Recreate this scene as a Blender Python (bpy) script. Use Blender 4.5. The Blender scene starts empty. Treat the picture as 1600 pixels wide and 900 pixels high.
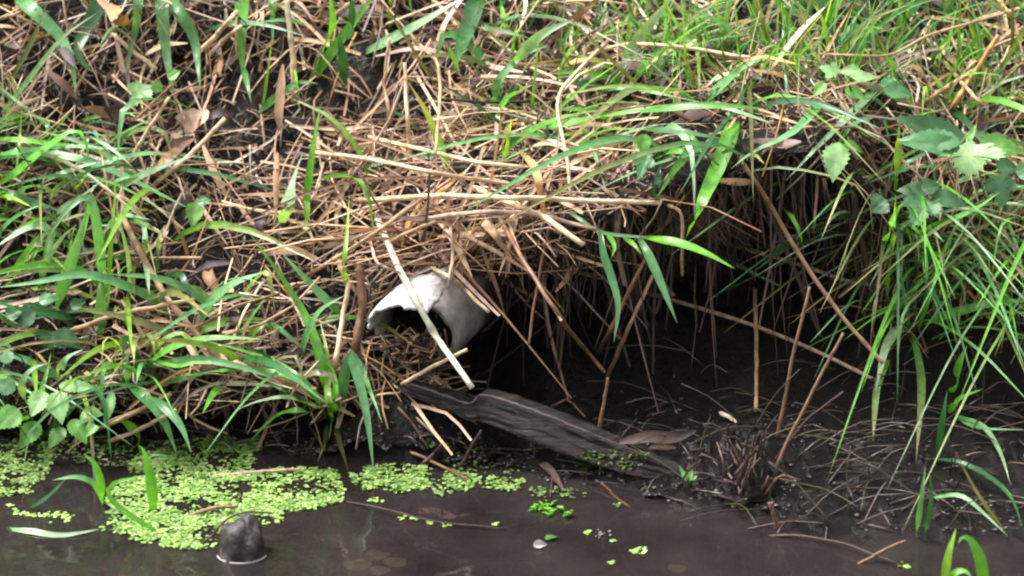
import bpy, math, random
from mathutils import Vector, noise
from mathutils.bvhtree import BVHTree
random.seed(7)
S = bpy.context.scene
COL = S.collection
R = math.radians

# ------------------------------------------------------------------ camera, sky, sun, exposure
PITCH, DIST, ZT = R(18), 4.0, 0.285
FW = Vector((0, math.cos(PITCH), -math.sin(PITCH)))
UP = Vector((0, math.sin(PITCH), math.cos(PITCH)))
RT = Vector((1, 0, 0))
CAM = Vector((0, 0, ZT)) - DIST * FW
cd = bpy.data.cameras.new('camera')
cam = bpy.data.objects.new('camera', cd)
COL.objects.link(cam)
cam.location = CAM
cam.rotation_euler = (R(90) - PITCH, 0, 0)
cd.sensor_width = 36
cd.lens = 36 * DIST / 1.6
cd.clip_start, cd.clip_end = 0.1, 500
cd.dof.use_dof = True
cd.dof.focus_distance = 4.05
cd.dof.aperture_fstop = 4.0
S.camera = cam
try:
    S.cycles.filter_width = 2.2
except Exception:
    pass

SUN_EL, SUN_AZ = R(62), R(-75)           # azimuth measured from +Y clockwise (so -75 = over the left bank)
w = bpy.data.worlds.new('World')
S.world = w
w.use_nodes = True
wn, wl = w.node_tree.nodes, w.node_tree.links
bg = wn['Background']
sky = wn.new('ShaderNodeTexSky')
sky.sky_type = 'NISHITA'
sky.sun_disc = False
sky.sun_elevation = SUN_EL
sky.sun_rotation = SUN_AZ
sky.dust_density = 4
hs = wn.new('ShaderNodeHueSaturation')
hs.inputs['Saturation'].default_value = 0.10
wl.new(sky.outputs[0], hs.inputs['Color'])
wl.new(hs.outputs[0], bg.inputs['Color'])
bg.inputs['Strength'].default_value = 0.105
sd = bpy.data.lights.new('sun', 'SUN')
sd.energy = 1.5
sd.angle = R(14)
sd.color = (1, .97, .93)
sun = bpy.data.objects.new('sun', sd)
COL.objects.link(sun)
sdir = Vector((math.sin(SUN_AZ) * math.cos(SUN_EL), math.cos(SUN_AZ) * math.cos(SUN_EL), math.sin(SUN_EL)))
sun.rotation_euler = sdir.to_track_quat('Z', 'Y').to_euler()
S.view_settings.view_transform = 'Standard'
S.view_settings.look = 'None'
S.view_settings.exposure = 2.0
S.view_settings.gamma = 1


# ------------------------------------------------------------------ materials
def mat(name):
    m = bpy.data.materials.new(name)
    m.use_nodes = True
    nt = m.node_tree
    return m, nt.nodes, nt.links, nt.nodes['Principled BSDF']


def noise_node(n, l, scale, detail=6, rough=.6, coord='Object', stretch=None):
    tc = n.new('ShaderNodeTexCoord')
    tx = n.new('ShaderNodeTexNoise')
    tx.inputs['Scale'].default_value = scale
    tx.inputs['Detail'].default_value = detail
    tx.inputs['Roughness'].default_value = rough
    if stretch:
        mp = n.new('ShaderNodeMapping')
        mp.inputs['Scale'].default_value = stretch[0]
        mp.inputs['Rotation'].default_value = stretch[1]
        l.new(tc.outputs[coord], mp.inputs['Vector'])
        l.new(mp.outputs[0], tx.inputs['Vector'])
    else:
        l.new(tc.outputs[coord], tx.inputs['Vector'])
    return tx


def ramp(n, l, src, stops):
    r = n.new('ShaderNodeValToRGB')
    e = r.color_ramp.elements
    while len(e) < len(stops):
        e.new(.5)
    for q, (p, c) in zip(e, stops):
        q.position = p
        q.color = (*c, 1)
    l.new(src, r.inputs['Fac'])
    return r


def bump(n, l, src, b, strength, dist):
    k = n.new('ShaderNodeBump')
    k.inputs['Strength'].default_value = strength
    k.inputs['Distance'].default_value = dist
    l.new(src, k.inputs['Height'])
    l.new(k.outputs[0], b.inputs['Normal'])


def surface(name, scale, stops, rough, bump_scale, bump_d, spec=.5, stretch=None, detail=8, bstr=1.0):
    m, n, l, b = mat(name)
    t = noise_node(n, l, scale, detail, .65, stretch=stretch)
    r = ramp(n, l, t.outputs['Fac'], stops)
    l.new(r.outputs[0], b.inputs['Base Color'])
    b.inputs['Roughness'].default_value = rough
    b.inputs['Specular IOR Level'].default_value = spec
    t2 = noise_node(n, l, bump_scale, 8, .7, stretch=stretch)
    bump(n, l, t2.outputs['Fac'], b, bstr, bump_d)
    return m


def blade_mat(name, rough, spec, trans, tint, nscale):
    m, n, l, b = mat(name)
    a = n.new('ShaderNodeAttribute')
    a.attribute_name = 'Col'
    t = noise_node(n, l, nscale, 4)
    mr = n.new('ShaderNodeMapRange')
    mr.inputs['From Min'].default_value = .25
    mr.inputs['From Max'].default_value = .75
    mr.inputs['To Min'].default_value = .62
    mr.inputs['To Max'].default_value = 1.3
    l.new(t.outputs['Fac'], mr.inputs['Value'])
    mx = n.new('ShaderNodeVectorMath')
    mx.operation = 'SCALE'
    l.new(a.outputs['Color'], mx.inputs[0])
    l.new(mr.outputs[0], mx.inputs['Scale'])
    l.new(mx.outputs[0], b.inputs['Base Color'])
    b.inputs['Roughness'].default_value = rough
    b.inputs['Specular IOR Level'].default_value = spec
    # fine lengthwise veins from the across-the-leaf coordinate
    wv = n.new('ShaderNodeMath')
    wv.operation = 'MULTIPLY'
    wv.inputs[1].default_value = 44
    l.new(a.outputs['Alpha'], wv.inputs[0])
    sn = n.new('ShaderNodeMath')
    sn.operation = 'SINE'
    l.new(wv.outputs[0], sn.inputs[0])
    bump(n, l, sn.outputs[0], b, .25, .0006)
    if trans:
        tr = n.new('ShaderNodeBsdfTranslucent')
        tm = n.new('ShaderNodeVectorMath')
        tm.operation = 'MULTIPLY'
        tm.inputs[1].default_value = tint
        l.new(mx.outputs[0], tm.inputs[0])
        l.new(tm.outputs[0], tr.inputs['Color'])
        ms = n.new('ShaderNodeMixShader')
        ms.inputs[0].default_value = trans
        l.new(b.outputs[0], ms.inputs[1])
        l.new(tr.outputs[0], ms.inputs[2])
        l.new(ms.outputs[0], n['Material Output'].inputs['Surface'])
    return m


M = {}
M['soil'] = surface('wet_soil', 9, [(.3, (.003, .002, .002)), (.5, (.0095, .0065, .006)), (.74, (.034, .0235, .021))], .3, 70, .022, .4)
M['grass'] = blade_mat('grass_leaf', .24, .6, .38, (1.5, 1.35, .5), 55)
M['leaf'] = blade_mat('broad_leaf', .45, .5, .3, (1.3, 1.3, .5), 70)
M['straw'] = blade_mat('dry_straw', .5, .35, .12, (1.1, 1, .8), 60)
M['root'] = blade_mat('dark_root', .6, .3, 0, (1, 1, 1), 60)
M['weed'] = blade_mat('duckweed_frond', .4, .45, .2, (1.2, 1.2, .5), 120)
M['pipe'] = blade_mat('stained_shaded_clay_pipe', .6, .35, 0, (1, 1, 1), 45)
M['white'] = surface('mottled_white', 30, [(.25, (.16, .13, .115)), (.45, (.50, .475, .47)), (.8, (.72, .71, .725))], .45, 90, .004, .5)
M['wood'] = surface('sodden_wood', 5, [(.34, (.005, .004, .004)), (.5, (.022, .0145, .0125)), (.7, (.072, .055, .055))], .45, 7, .010, .4,
                    stretch=((3, 16, 60), (0, R(-15), 0)), detail=10)
M['stone'] = surface('wet_stone', 22, [(.34, (.014, .009, .010)), (.5, (.036, .025, .026)), (.66, (.17, .145, .13))], .22, 70, .004, .5)
M['waterline_glint'] = surface('painted_waterline_glint', 40, [(.3, (.38, .35, .35)), (.7, (.6, .57, .57))], .4, 90, .002)  # pale colour standing for the glint along the stone's waterline

m, n, l, b = mat('murky_water')
t = noise_node(n, l, 5, 6, .6)
r = ramp(n, l, t.outputs['Fac'], [(.3, (.013, .0098, .0098)), (.52, (.026, .020, .020)), (.75, (.043, .037, .032))])
l.new(r.outputs[0], b.inputs['Base Color'])
b.inputs['Roughness'].default_value = .035
b.inputs['IOR'].default_value = 1.33
t2 = noise_node(n, l, 14, 2, .5)
bump(n, l, t2.outputs['Fac'], b, .35, .005)
tp = n.new('ShaderNodeBsdfTransparent')
ms = n.new('ShaderNodeMixShader')
ms.inputs[0].default_value = .72
l.new(tp.outputs[0], ms.inputs[1])
l.new(b.outputs[0], ms.inputs[2])
l.new(ms.outputs[0], n['Material Output'].inputs['Surface'])
M['water'] = m


# ------------------------------------------------------------------ mesh helpers
def ss(t):
    t = max(0., min(1., t))
    return t * t * (3 - 2 * t)


def lerp(a, b, t):
    return a + (b - a) * t


def mixc(a, b, t):
    return tuple(lerp(x, y, t) for x, y in zip(a, b))


def jit(c, a=.18):
    k = 1 + random.uniform(-a, a)
    return tuple(max(.002, x * k * (1 + random.uniform(-.06, .06))) for x in c)


def catmull(pts, n):
    if len(pts) == 2:
        return [pts[0].lerp(pts[1], i / n) for i in range(n + 1)]
    P = [pts[0] * 2 - pts[1]] + list(pts) + [pts[-1] * 2 - pts[-2]]
    L = [0.]
    for a, b2 in zip(pts, pts[1:]):
        L.append(L[-1] + max((b2 - a).length, 1e-6))
    out = []
    for i in range(n + 1):
        d = L[-1] * i / n
        k = 0
        while k < len(pts) - 2 and d > L[k + 1]:
            k += 1
        t = (d - L[k]) / (L[k + 1] - L[k])
        p0, p1, p2, p3 = P[k], P[k + 1], P[k + 2], P[k + 3]
        out.append(.5 * ((2 * p1) + (p2 - p0) * t + (2 * p0 - 5 * p1 + 4 * p2 - p3) * t * t + (3 * p1 - p0 - 3 * p2 + p3) * t ** 3))
    return out


class MB:
    def __init__(self):
        self.v, self.f, self.c = [], [], []

    def ribbon(self, pts, width, c0, c1, N, n=8, fold=.3, prof='blade', twist=0., tw0=0.):
        q = catmull(pts, n)
        base = len(self.v)
        for i, p in enumerate(q):
            t = i / n
            T = (q[min(i + 1, n)] - q[max(i - 1, 0)])
            T = T.normalized() if T.length > 1e-9 else Vector((0, 0, 1))
            lat = T.cross(N)
            lat = lat.normalized() if lat.length > 1e-4 else T.orthogonal().normalized()
            nr = lat.cross(T)
            a = tw0 + twist * t
            lat, nr = lat * math.cos(a) + nr * math.sin(a), nr * math.cos(a) - lat * math.sin(a)
            if prof == 'blade':
                k = min(1, .5 + 1.6 * t) * (1 - max(0, (t - .35) / .65) ** 1.7) + .02
            elif prof == 'leaf':
                k = math.sin(math.pi * min(1, t * .93 + .05)) ** .7 + .03
            else:
                k = 1 - .35 * t
            h = width * .5 * k
            c = mixc(c0, c1, t ** 1.5)
            self.v += [p - lat * h, p - nr * (fold * h), p + lat * h]
            self.c += [(*c, 0), (*mixc(c, (c[0] * 1.25 + .01, c[1] * 1.2 + .01, c[2] * 1.2 + .01), .6), .5), (*c, 1)]
        for i in range(n):
            a = base + 3 * i
            self.f += [(a, a + 1, a + 4, a + 3), (a + 1, a + 2, a + 5, a + 4)]

    def tube(self, pts, r0, r1, c0, c1, n=8, sides=5, nodes=0, rough=0.):
        q = catmull(pts, n)
        base = len(self.v)
        ref = Vector((random.uniform(-1, 1), random.uniform(-1, 1), random.uniform(-1, 1))).normalized()
        for i, p in enumerate(q):
            t = i / n
            T = (q[min(i + 1, n)] - q[max(i - 1, 0)])
            T = T.normalized() if T.length > 1e-9 else Vector((0, 0, 1))
            A = T.cross(ref)
            A = A.normalized() if A.length > 1e-4 else T.orthogonal().normalized()
            B = T.cross(A)
            r = lerp(r0, r1, t)
            c = mixc(c0, c1, t)
            if nodes and i % nodes == nodes // 2:
                r *= 1.28
                c = mixc(c, (c[0] * .55, c[1] * .5, c[2] * .45), .8)
            elif nodes:
                c = jit(c, .12)
            for k in range(sides):
                a = 2 * math.pi * k / sides
                rr = r * (1 + rough * random.uniform(-1, 1))
                self.v.append(p + (A * math.cos(a) + B * math.sin(a)) * rr)
                self.c.append((*c, k / sides))
        for i in range(n):
            for k in range(sides):
                a, b2 = base + i * sides + k, base + i * sides + (k + 1) % sides
                self.f.append((a, b2, b2 + sides, a + sides))
        self.f.append(tuple(base + k for k in range(sides))[::-1])
        self.f.append(tuple(base + n * sides + k for k in range(sides)))

    def leaf(self, base, d, N, outline, centre, c0, c1, fold=.25, droop=.3, wav=.02):
        """outline: list of (along, across) in metres; rings shrink to `centre` on the midrib"""
        d = d.normalized()
        lat = d.cross(N).normalized()
        nr = lat.cross(d)
        L = max(p[0] for p in outline)
        b0 = len(self.v)
        rings = [1., .72, .4]
        seed = random.random() * 50

        def put(x, y, k):
            z = -droop * x * x / L - fold * -abs(y) * .0 + fold * abs(y) + wav * L * noise.noise(Vector((x / L * 3 + seed, y / L * 3, seed)))
            self.v.append(base + d * x + lat * y + nr * z)
            c = jit(mixc(c0, c1, 1 - k), .07)
            self.c.append((*c, .5 + y / (2.2 * L)))
        for k in rings:
            for (x, y) in outline:
                put(centre + (x - centre) * k, y * k, k)
        put(centre, 0, 0)
        m_ = len(outline)
        for j in range(2):
            for i in range(m_):
                i2 = (i + 1) % m_
                self.f.append((b0 + j * m_ + i, b0 + j * m_ + i2, b0 + (j + 1) * m_ + i2, b0 + (j + 1) * m_ + i))
        for i in range(m_):
            self.f.append((b0 + 2 * m_ + i, b0 + 2 * m_ + (i + 1) % m_, b0 + 3 * m_))

    def disc(self, p, r, nrm, c, sides=6, e=.8):
        A = nrm.orthogonal().normalized()
        B = nrm.cross(A).normalized()
        a0 = random.uniform(0, 6.28)
        b0 = len(self.v)
        A, B = A * math.cos(a0) + B * math.sin(a0), B * math.cos(a0) - A * math.sin(a0)
        for k in range(sides):
            a = 2 * math.pi * k / sides
            self.v.append(p + A * (r * math.cos(a)) + B * (r * e * math.sin(a)))
            self.c.append((*c, .5 + .5 * math.cos(a)))
        self.v.append(p + nrm * r * .18)
        self.c.append((*mixc(c, (1, 1, 1), .02), .5))
        for k in range(sides):
            self.f.append((b0 + k, b0 + (k + 1) % sides, b0 + sides))

    def build(self, name, material, parent=None, origin=None, smooth=True):
        o0 = origin or Vector((0, 0, 0))
        me = bpy.data.meshes.new(name)
        me.from_pydata([tuple(p - o0) for p in self.v], [], self.f)
        if self.c and len(self.c) == len(self.v):
            at = me.color_attributes.new('Col', 'FLOAT_COLOR', 'POINT')
            at.data.foreach_set('color', [x for c in self.c for x in c])
        if smooth:
            me.polygons.foreach_set('use_smooth', [True] * len(me.polygons))
        me.materials.append(material)
        me.update()
        o = bpy.data.objects.new(name, me)
        COL.objects.link(o)
        if parent is not None:
            o.parent = parent
        else:
            o.location = o0
        return o


def tag(o, label, cat=None, group=None, kind=None):
    o['label'] = label
    if cat:
        o['category'] = cat
    if group:
        o['group'] = group
    if kind:
        o['kind'] = kind
    return o


def empty(name, loc, label, cat, group=None):
    o = bpy.data.objects.new(name, None)
    COL.objects.link(o)
    o.location = loc
    o.empty_display_size = .02
    return tag(o, label, cat, group)


# ------------------------------------------------------------------ the bank: one ground sheet with an undercut
def zof(py, Y):
    u0 = (450 - py) / 1000
    Z = ZT
    for _ in range(12):
        d = DIST + FW.y * Y + FW.z * (Z - ZT)
        Z = ZT + (u0 * d / DIST - UP.y * Y) / UP.z
    return Z


FAR = [(-60, 1.6), (-9, 1.5), (-5.2, .9), (-3.9, .15), (-3.3, -.2), (-1.4, -.3)]
COLS = [  # x, then (image row, depth) of bed edge, margin, floor, floor back, wall, ceiling, lip, slope, top
    (-.82, [(760, -.02), (702, .035), (672, .10), (655, .125), (632, .12), (612, .085), (590, .08), (300, .36), (0, .65)]),
    (-.40, [(765, -.03), (708, .03), (682, .08), (665, .11), (640, .12), (618, .07), (592, .06), (300, .36), (0, .65)]),
    (-.26, [(770, -.04), (715, .0), (680, .06), (650, .13), (615, .15), (590, .10), (555, .09), (290, .36), (0, .65)]),
    (-.17, [(775, -.08), (725, -.02), (670, .08), (625, .20), (500, .26), (430, .22), (385, .13), (230, .38), (0, .65)]),
    (-.05, [(790, -.10), (735, -.03), (665, .10), (605, .24), (480, .34), (405, .30), (362, .12), (200, .38), (0, .65)]),
    (.10, [(800, -.16), (760, -.11), (690, .01), (610, .16), (470, .37), (395, .30), (345, .06), (190, .36), (0, .65)]),
    (.28, [(830, -.25), (792, -.19), (705, -.06), (615, .10), (440, .36), (340, .30), (285, .07), (140, .38), (0, .65)]),
    (.48, [(865, -.35), (828, -.28), (735, -.15), (640, .02), (440, .28), (310, .27), (240, .11), (120, .38), (0, .65)]),
    (.64, [(875, -.37), (840, -.30), (750, -.17), (650, .0), (500, .16), (390, .22), (330, .20), (170, .38), (0, .65)]),
    (.82, [(875, -.37), (840, -.30), (755, -.17), (640, .02), (490, .17), (390, .22), (300, .26), (170, .40), (0, .65)])]
TOPK = [(1.15, .90), (2.2, 1.25), (6, 1.5), (60, 1.6)]


def keys_at(x):
    xx = max(-.82, min(.82, x))
    for (xa, ka), (xb, kb) in zip(COLS, COLS[1:]):
        if xx <= xb:
            t = ss((xx - xa) / (xb - xa))
            mid = [(lerp(a[1], b2[1], t), lerp(zof(*a), zof(*b2), t)) for a, b2 in zip(ka, kb)]
            break
    # along the stream the lip wanders, so nothing repeats beyond the frame
    if abs(x) > .82:
        k = min(1, (abs(x) - .82) / .6)
        wv = .05 * noise.noise(Vector((x * 1.3, 3.1, 0))) * k
        mid = [(y + wv, z) for y, z in mid]
    return FAR + mid + TOPK


SUB = [2, 3, 3, 3, 5, 10, 10, 14, 14, 10, 18, 14, 34, 34, 20, 8, 5, 4]
NF = len(FAR)
KS = []                       # row -> key coordinate (0 at the bed edge, 6 at the lip, 8 at the frame top)
for k, nsub in enumerate(SUB):
    KS += [k - NF + i / nsub for i in range(nsub)]
KS.append(len(SUB) - NF)
XS = []
x = -1.45
while x < 1.45:
    XS.append(x)
    x += .0105
XS.append(1.45)
ext = [1.5, 1.6, 1.8, 2.1, 2.6, 3.4, 5, 8, 14, 25, 50]
XS = [-e for e in reversed(ext)] + XS + ext
NR, NX = len(KS), len(XS)


def crom(a, b2, c, d, t):
    # slightly tight cubic
    m1, m2 = (c - a) * .38, (d - b2) * .38
    t2, t3 = t * t, t * t * t
    return (2 * t3 - 3 * t2 + 1) * b2 + (t3 - 2 * t2 + t) * m1 + (-2 * t3 + 3 * t2) * c + (t3 - t2) * m2


GV = []
for x in XS:
    K = keys_at(x)
    for ks in KS:
        kf = ks + NF
        i = min(int(kf), len(K) - 2)
        t = kf - i
        a, b2, c, d = K[max(i - 1, 0)], K[i], K[i + 1], K[min(i + 2, len(K) - 1)]
        if i < NF or i > NF + 8:
            Y, Z = lerp(b2[0], c[0], t), lerp(b2[1], c[1], t)
        else:
            Y, Z = crom(a[0], b2[0], c[0], d[0], t), crom(a[1], b2[1], c[1], d[1], t)
        mnd = math.exp(-((x + .165) / .085) ** 2 - ((Y - .045) / .065) ** 2)
        Z += .095 * mnd * ss((4.6 - ks) / 1.2)
        p = Vector((x, Y, Z))
        amp = ss((ks + 1.5) / 1.5)
        big = noise.fractal(p * 5.5, .9, 2.1, 3)
        sm = noise.fractal(p * 26 + Vector((9, 2, 5)), .8, 2.2, 4)
        g = ss((ks - 1) / 2)
        h = amp * (big * lerp(.009, .028, g) + sm * lerp(.010, .013, g))
        # push mostly outwards from the bank
        if -.2 < ks < 3:
            lump = math.exp(-((x - .33) / .11) ** 2 - ((Y + .10) / .10) ** 2) + .8 * math.exp(-((x + .04) / .10) ** 2 - ((Y + .02) / .07) ** 2)
            Z += lump * (.022 + .022 * noise.fractal(p * 30, .8, 2.2, 4)) + amp * .013 * noise.fractal(p * 38, .8, 2.2, 4)
        Y2 = Y - h * (.75 if ks > 2.4 else .3)
        Z2 = Z + h * (.6 if (ks < 2.6 or ks > 5) else .2)
        GV.append(Vector((x + amp * .012 * noise.noise(p * 20 + Vector((0, 7, 0))), Y2, Z2)))
GF = [(i * NR + j, (i + 1) * NR + j, (i + 1) * NR + j + 1, i * NR + j + 1) for i in range(NX - 1) for j in range(NR - 1)]
g = MB()
g.v, g.f = GV, GF
ground = tag(g.build('ground', M['soil']), 'dark wet earth bank undercut above the stream', 'ground', kind='structure')

wm = MB()
wm.v = [Vector(p) for p in ((-50, -3.75, 0), (50, -3.75, 0), (50, .35, 0), (-50, .35, 0))]
wm.f = [(0, 1, 2, 3)]
tag(wm.build('water', M['water'], smooth=False), 'still murky brown stream water below the bank', 'water', kind='structure')

bv = [tuple(p) for p in GV]
BVH = BVHTree.FromPolygons(bv, GF)
SOLID = [BVH]


def pix(px, py, d):
    return CAM + FW * d + RT * ((px - 800) / 1000 * d / DIST) + UP * ((450 - py) / 1000 * d / DIST)


def depth(px, py, water=True):
    """distance along the view axis to the first solid surface seen through this point"""
    dr = (pix(px, py, 1) - CAM).normalized()
    best = 60.
    for t in SOLID:
        h = t.ray_cast(CAM, dr)
        if h[0] is not None:
            best = min(best, (h[0] - CAM).dot(FW))
    if water and dr.z < 0:
        p = CAM + dr * (CAM.z / -dr.z)
        best = min(best, (p - CAM).dot(FW))
    return best


def at(px, py, off=0.):
    return pix(px, py, depth(px, py) - off)


def topix(p):
    q = p - CAM
    d = q.dot(FW)
    return 800 + q.x * 1000 * DIST / d, 450 - q.dot(UP) * 1000 * DIST / d


def at_y(px, py, Y):
    a, b2 = pix(px, py, 3.).y, pix(px, py, 5.).y
    return pix(px, py, 3 + 2 * (Y - a) / (b2 - a))


Z3 = Vector((0, 0, 1))
# ------------------------------------------------------------------ broken pipe
PC = at_y(645, 524, .03)
ax = Vector((-.42, -.90, -.14)).normalized()
PA = Z3.cross(ax).normalized()
PB = ax.cross(PA)


def jag(th, k, s):
    return noise.fractal(Vector((math.cos(th) * k, math.sin(th) * k, s)), .7, 2.2, 4)


def pipe_pt(th, l, r):
    return PC - ax * l + (PA * math.cos(th) + PB * math.sin(th)) * r


def mouth(th):
    top = max(0, math.sin(th))
    return .008 + .007 * jag(th, 1.6, 4) + .003 * jag(th, 6, 2) + .02 * max(0, -math.sin(th)) - .016 * max(0, math.sin(th - .5))


pipe = empty('broken_pipe', PC, 'broken grey clay pipe with jagged mouth poking out under the straw covered bank', 'pipe')
mb = MB()
NT, NLp = 84, 26
for th_i in range(NT):
    th = 2 * math.pi * th_i / NT
    prof = []
    for i in range(NLp):
        l = lerp(.42, mouth(th), i / (NLp - 1))
        prof.append((l, .069 + .0012 * noise.noise(Vector((th * 2, l * 20, 1)))))
    e = mouth(th)
    prof += [(e + .001, .067), (e + .004, .060)]
    for i in range(1, 10):
        prof.append((lerp(e + .004, .42, i / 9), .057))
    for q, (l, r_) in enumerate(prof):
        pt = pipe_pt(th, l, r_)
        mb.v.append(pt)
        st = ss((l - .075 + .09 * noise.fractal(pt * 16, .8, 2.2, 4) + .03 * math.cos(th)) / .10)  # soil stain towards the rear, with shade on the right side painted in
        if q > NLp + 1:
            st = max(st, ss((l - mouth(th)) / .02))  # inner wall dirt, with the shade inside the pipe painted in too
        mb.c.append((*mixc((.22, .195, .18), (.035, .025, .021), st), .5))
NP = NLp + 11
for i in range(NT):
    for j in range(NP - 1):
        a, b2 = i * NP + j, ((i + 1) % NT) * NP + j
        mb.f.append((a, b2, b2 + 1, a + 1))
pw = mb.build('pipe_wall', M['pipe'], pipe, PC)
SOLID.append(BVHTree.FromPolygons([tuple(p) for p in mb.v], mb.f))
mb = MB()  # separate white shell over the upper part of the pipe
nt_, nl_ = 46, 34
for i in range(nt_):
    u = i / (nt_ - 1)
    for j in range(nl_):
        v_ = j / (nl_ - 1)
        th0 = R(52) + .10 * noise.fractal(Vector((v_ * 4, 1, 3)), .8, 2.2, 3) + .35 * v_
        th1 = R(168) + .2 * noise.fractal(Vector((v_ * 6, 8, 3)), .8, 2.2, 4) - .35 * v_
        th = lerp(th0, th1, u)
        l0 = mouth(th) - .016 + .022 * noise.fractal(Vector((u * 3.4, 2, 9)), .8, 2.2, 3) - .014 * math.sin(u * 3.1)
        l1 = .19 + .02 * noise.fractal(Vector((u * 7, 5, 2)), .9, 2.2, 4)
        edge = min(u, 1 - u, v_, 1 - v_)
        rr = .0695 + .0045 * min(1, edge * 9) + .0016 * noise.fractal(Vector((u * 9, v_ * 9, 0)), .8, 2.1, 3)
        mb.v.append(pipe_pt(th, lerp(l0, l1, v_), rr))
for i in range(nt_ - 1):
    for j in range(nl_ - 1):
        a = i * nl_ + j
        mb.f.append((a, a + 1, a + nl_ + 1, a + nl_))
fill = MB()
for i in range(9):
    for j in range(28):
        a_ = 2 * math.pi * j / 28
        r_ = .057 * i / 8
        pt = PC + (PA * math.cos(a_) + PB * math.sin(a_)) * r_
        low_ = -math.sin(a_) * r_ / .057
        fill.v.append(pt - ax * (.045 - .04 * low_ + .03 * noise.noise(pt * 30)))
for i in range(8):
    for j in range(28):
        a_, b_ = i * 28 + j, i * 28 + (j + 1) % 28
        fill.f.append((a_, b_, b_ + 28, a_ + 28))
fo = fill.build('mud_fill', M['soil'], pipe, PC)
wp = mb.build('white_shell', M['white'], pipe, PC)
so = wp.modifiers.new('solid', 'SOLIDIFY')
so.thickness = .004
so.offset = -1
wp['label'] = 'bright white jagged shell over the top of the pipe mouth'
SOLID.append(BVHTree.FromPolygons([tuple(p) for p in mb.v], mb.f))

# ------------------------------------------------------------------ sodden plank
top_e = [(622, 602), (640, 603), (662, 609), (700, 622), (730, 634), (741, 631), (747, 618), (765, 621), (800, 631), (835, 644), (870, 657), (915, 676), (960, 694), (1010, 713), (1066, 736)]
bot_e = [(622, 612), (640, 628), (662, 637), (700, 652), (730, 668), (741, 674), (747, 678), (765, 684), (800, 700), (835, 716), (870, 730), (915, 745), (960, 757), (1010, 766), (1066, 762)]


def along(P, x_):
    for (x0, y0), (x1, y1) in zip(P, P[1:]):
        if x_ <= x1:
            return lerp(y0, y1, (x_ - x0) / (x1 - x0))
    return P[-1][1]


dl, dr_ = depth(632, 618) - .015, depth(1000, 750) + .016
mb = MB()
nu, nv = 110, 16
rows = []
for i in range(nu + 1):
    px = lerp(622, 1066, i / nu)
    yt, yb = along(top_e, px), along(bot_e, px)
    d = lerp(dl, dr_, (px - 632) / 368)
    row = []
    for j in range(nv + 1):
        v_ = j / nv
        py = lerp(yt, lerp(yt, yb, .66), v_) + (1.5 * noise.noise(Vector((px * .05, v_, 3))) if j in (0, nv) else 0)
        p = pix(px, py, d - .012 * v_)
        gr = noise.fractal(Vector((px * .006, v_ * 7, .5)), .8, 2.2, 4) * .004 + noise.fractal(Vector((px * .012, v_ * 22, 7)), .8, 2.1, 3) * .0042 + (.006 if v_ > .3 and px > 690 else 0) * ss((v_ - .3) * 6)
        row.append(p - FW * gr)
    th_ = Vector((.10, .026, .003)) * (.55 + .45 * min(1, i / 20))
    th_.x *= .15
    front = row
    back = [front[0] + th_ * (q / 4) + Vector((0, 0, .002 * noise.noise(Vector((px * .07, q * 2, 1))))) for q in (4, 3, 2, 1)]
    low = [front[-1] + th_]
    rows.append(back + front + low)
nn = len(rows[0])
for row in rows:
    mb.v += row
for i in range(nu):
    for j in range(nn):
        a, b2 = i * nn + j, i * nn + (j + 1) % nn
        mb.f.append((a, a + nn, b2 + nn, b2))
mb.f.append(tuple(range(nn)))
mb.f.append(tuple(nu * nn + k for k in range(nn))[::-1])
edge = MB()  # lighter strip along the plank's front top edge
edge.tube([rows[i][4] + Vector((0, .004, .0005 + .0012 * noise.noise(Vector((i * .4, 3, 1))))) for i in range(4, nu - 14, 2)], .0030, .0022, (.115, .092, .09), (.055, .042, .04), 60, 6, rough=.35)
po = pix(850, 720, lerp(dl, dr_, .6))
pl = mb.build('plank', M['wood'], None, po, smooth=True)
tag(pl, 'dark sodden wooden plank with a stepped notch slanting down into the mud', 'plank')
M['arris'] = blade_mat('lighter_arris', .6, .3, 0, (1, 1, 1), 90)
eo = edge.build('lighter_edge', M['arris'], pl, po)
SOLID.append(BVHTree.FromPolygons([tuple(p) for p in mb.v], mb.f))

# ------------------------------------------------------------------ stone in the water
sc_ = at(375, 880)
mb = MB()
nu, nv = 40, 26
for i in range(nv + 1):
    ph = math.pi * i / nv
    for j in range(nu):
        th = 2 * math.pi * j / nu
        q = Vector((math.sin(ph) * math.cos(th), math.sin(ph) * math.sin(th), math.cos(ph)))
        k = 1 + .24 * noise.fractal(q * 1.4 + Vector((3, 0, 0)), .75, 2.3, 6)
        sq = 1 / max(abs(q.x) ** 3 + abs(q.y) ** 3 + abs(q.z) ** 3, .3) ** (1 / 3)
        q = q * lerp(1, sq, .3) * k
        mb.v.append(sc_ + Vector((q.x * .034 + .003 * q.z, .034 + q.y * .034, .006 + q.z * .050)))
for i in range(nv):
    for j in range(nu):
        a, b2 = i * nu + j, i * nu + (j + 1) % nu
        mb.f.append((a, a + nu, b2 + nu, b2))
stone = empty('stone', sc_, 'dark rounded wet stone standing out of the water with a pale line at its waterline', 'stone')
mb.build('stone_body', M['stone'], stone, sc_)
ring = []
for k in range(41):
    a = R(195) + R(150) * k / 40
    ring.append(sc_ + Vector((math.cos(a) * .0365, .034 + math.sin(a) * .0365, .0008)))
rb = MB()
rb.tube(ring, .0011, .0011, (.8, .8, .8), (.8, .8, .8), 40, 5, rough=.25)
rb.build('waterline_highlight_ring', M['waterline_glint'], stone, sc_)  # thin ring added to paint the bright meniscus highlight

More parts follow.
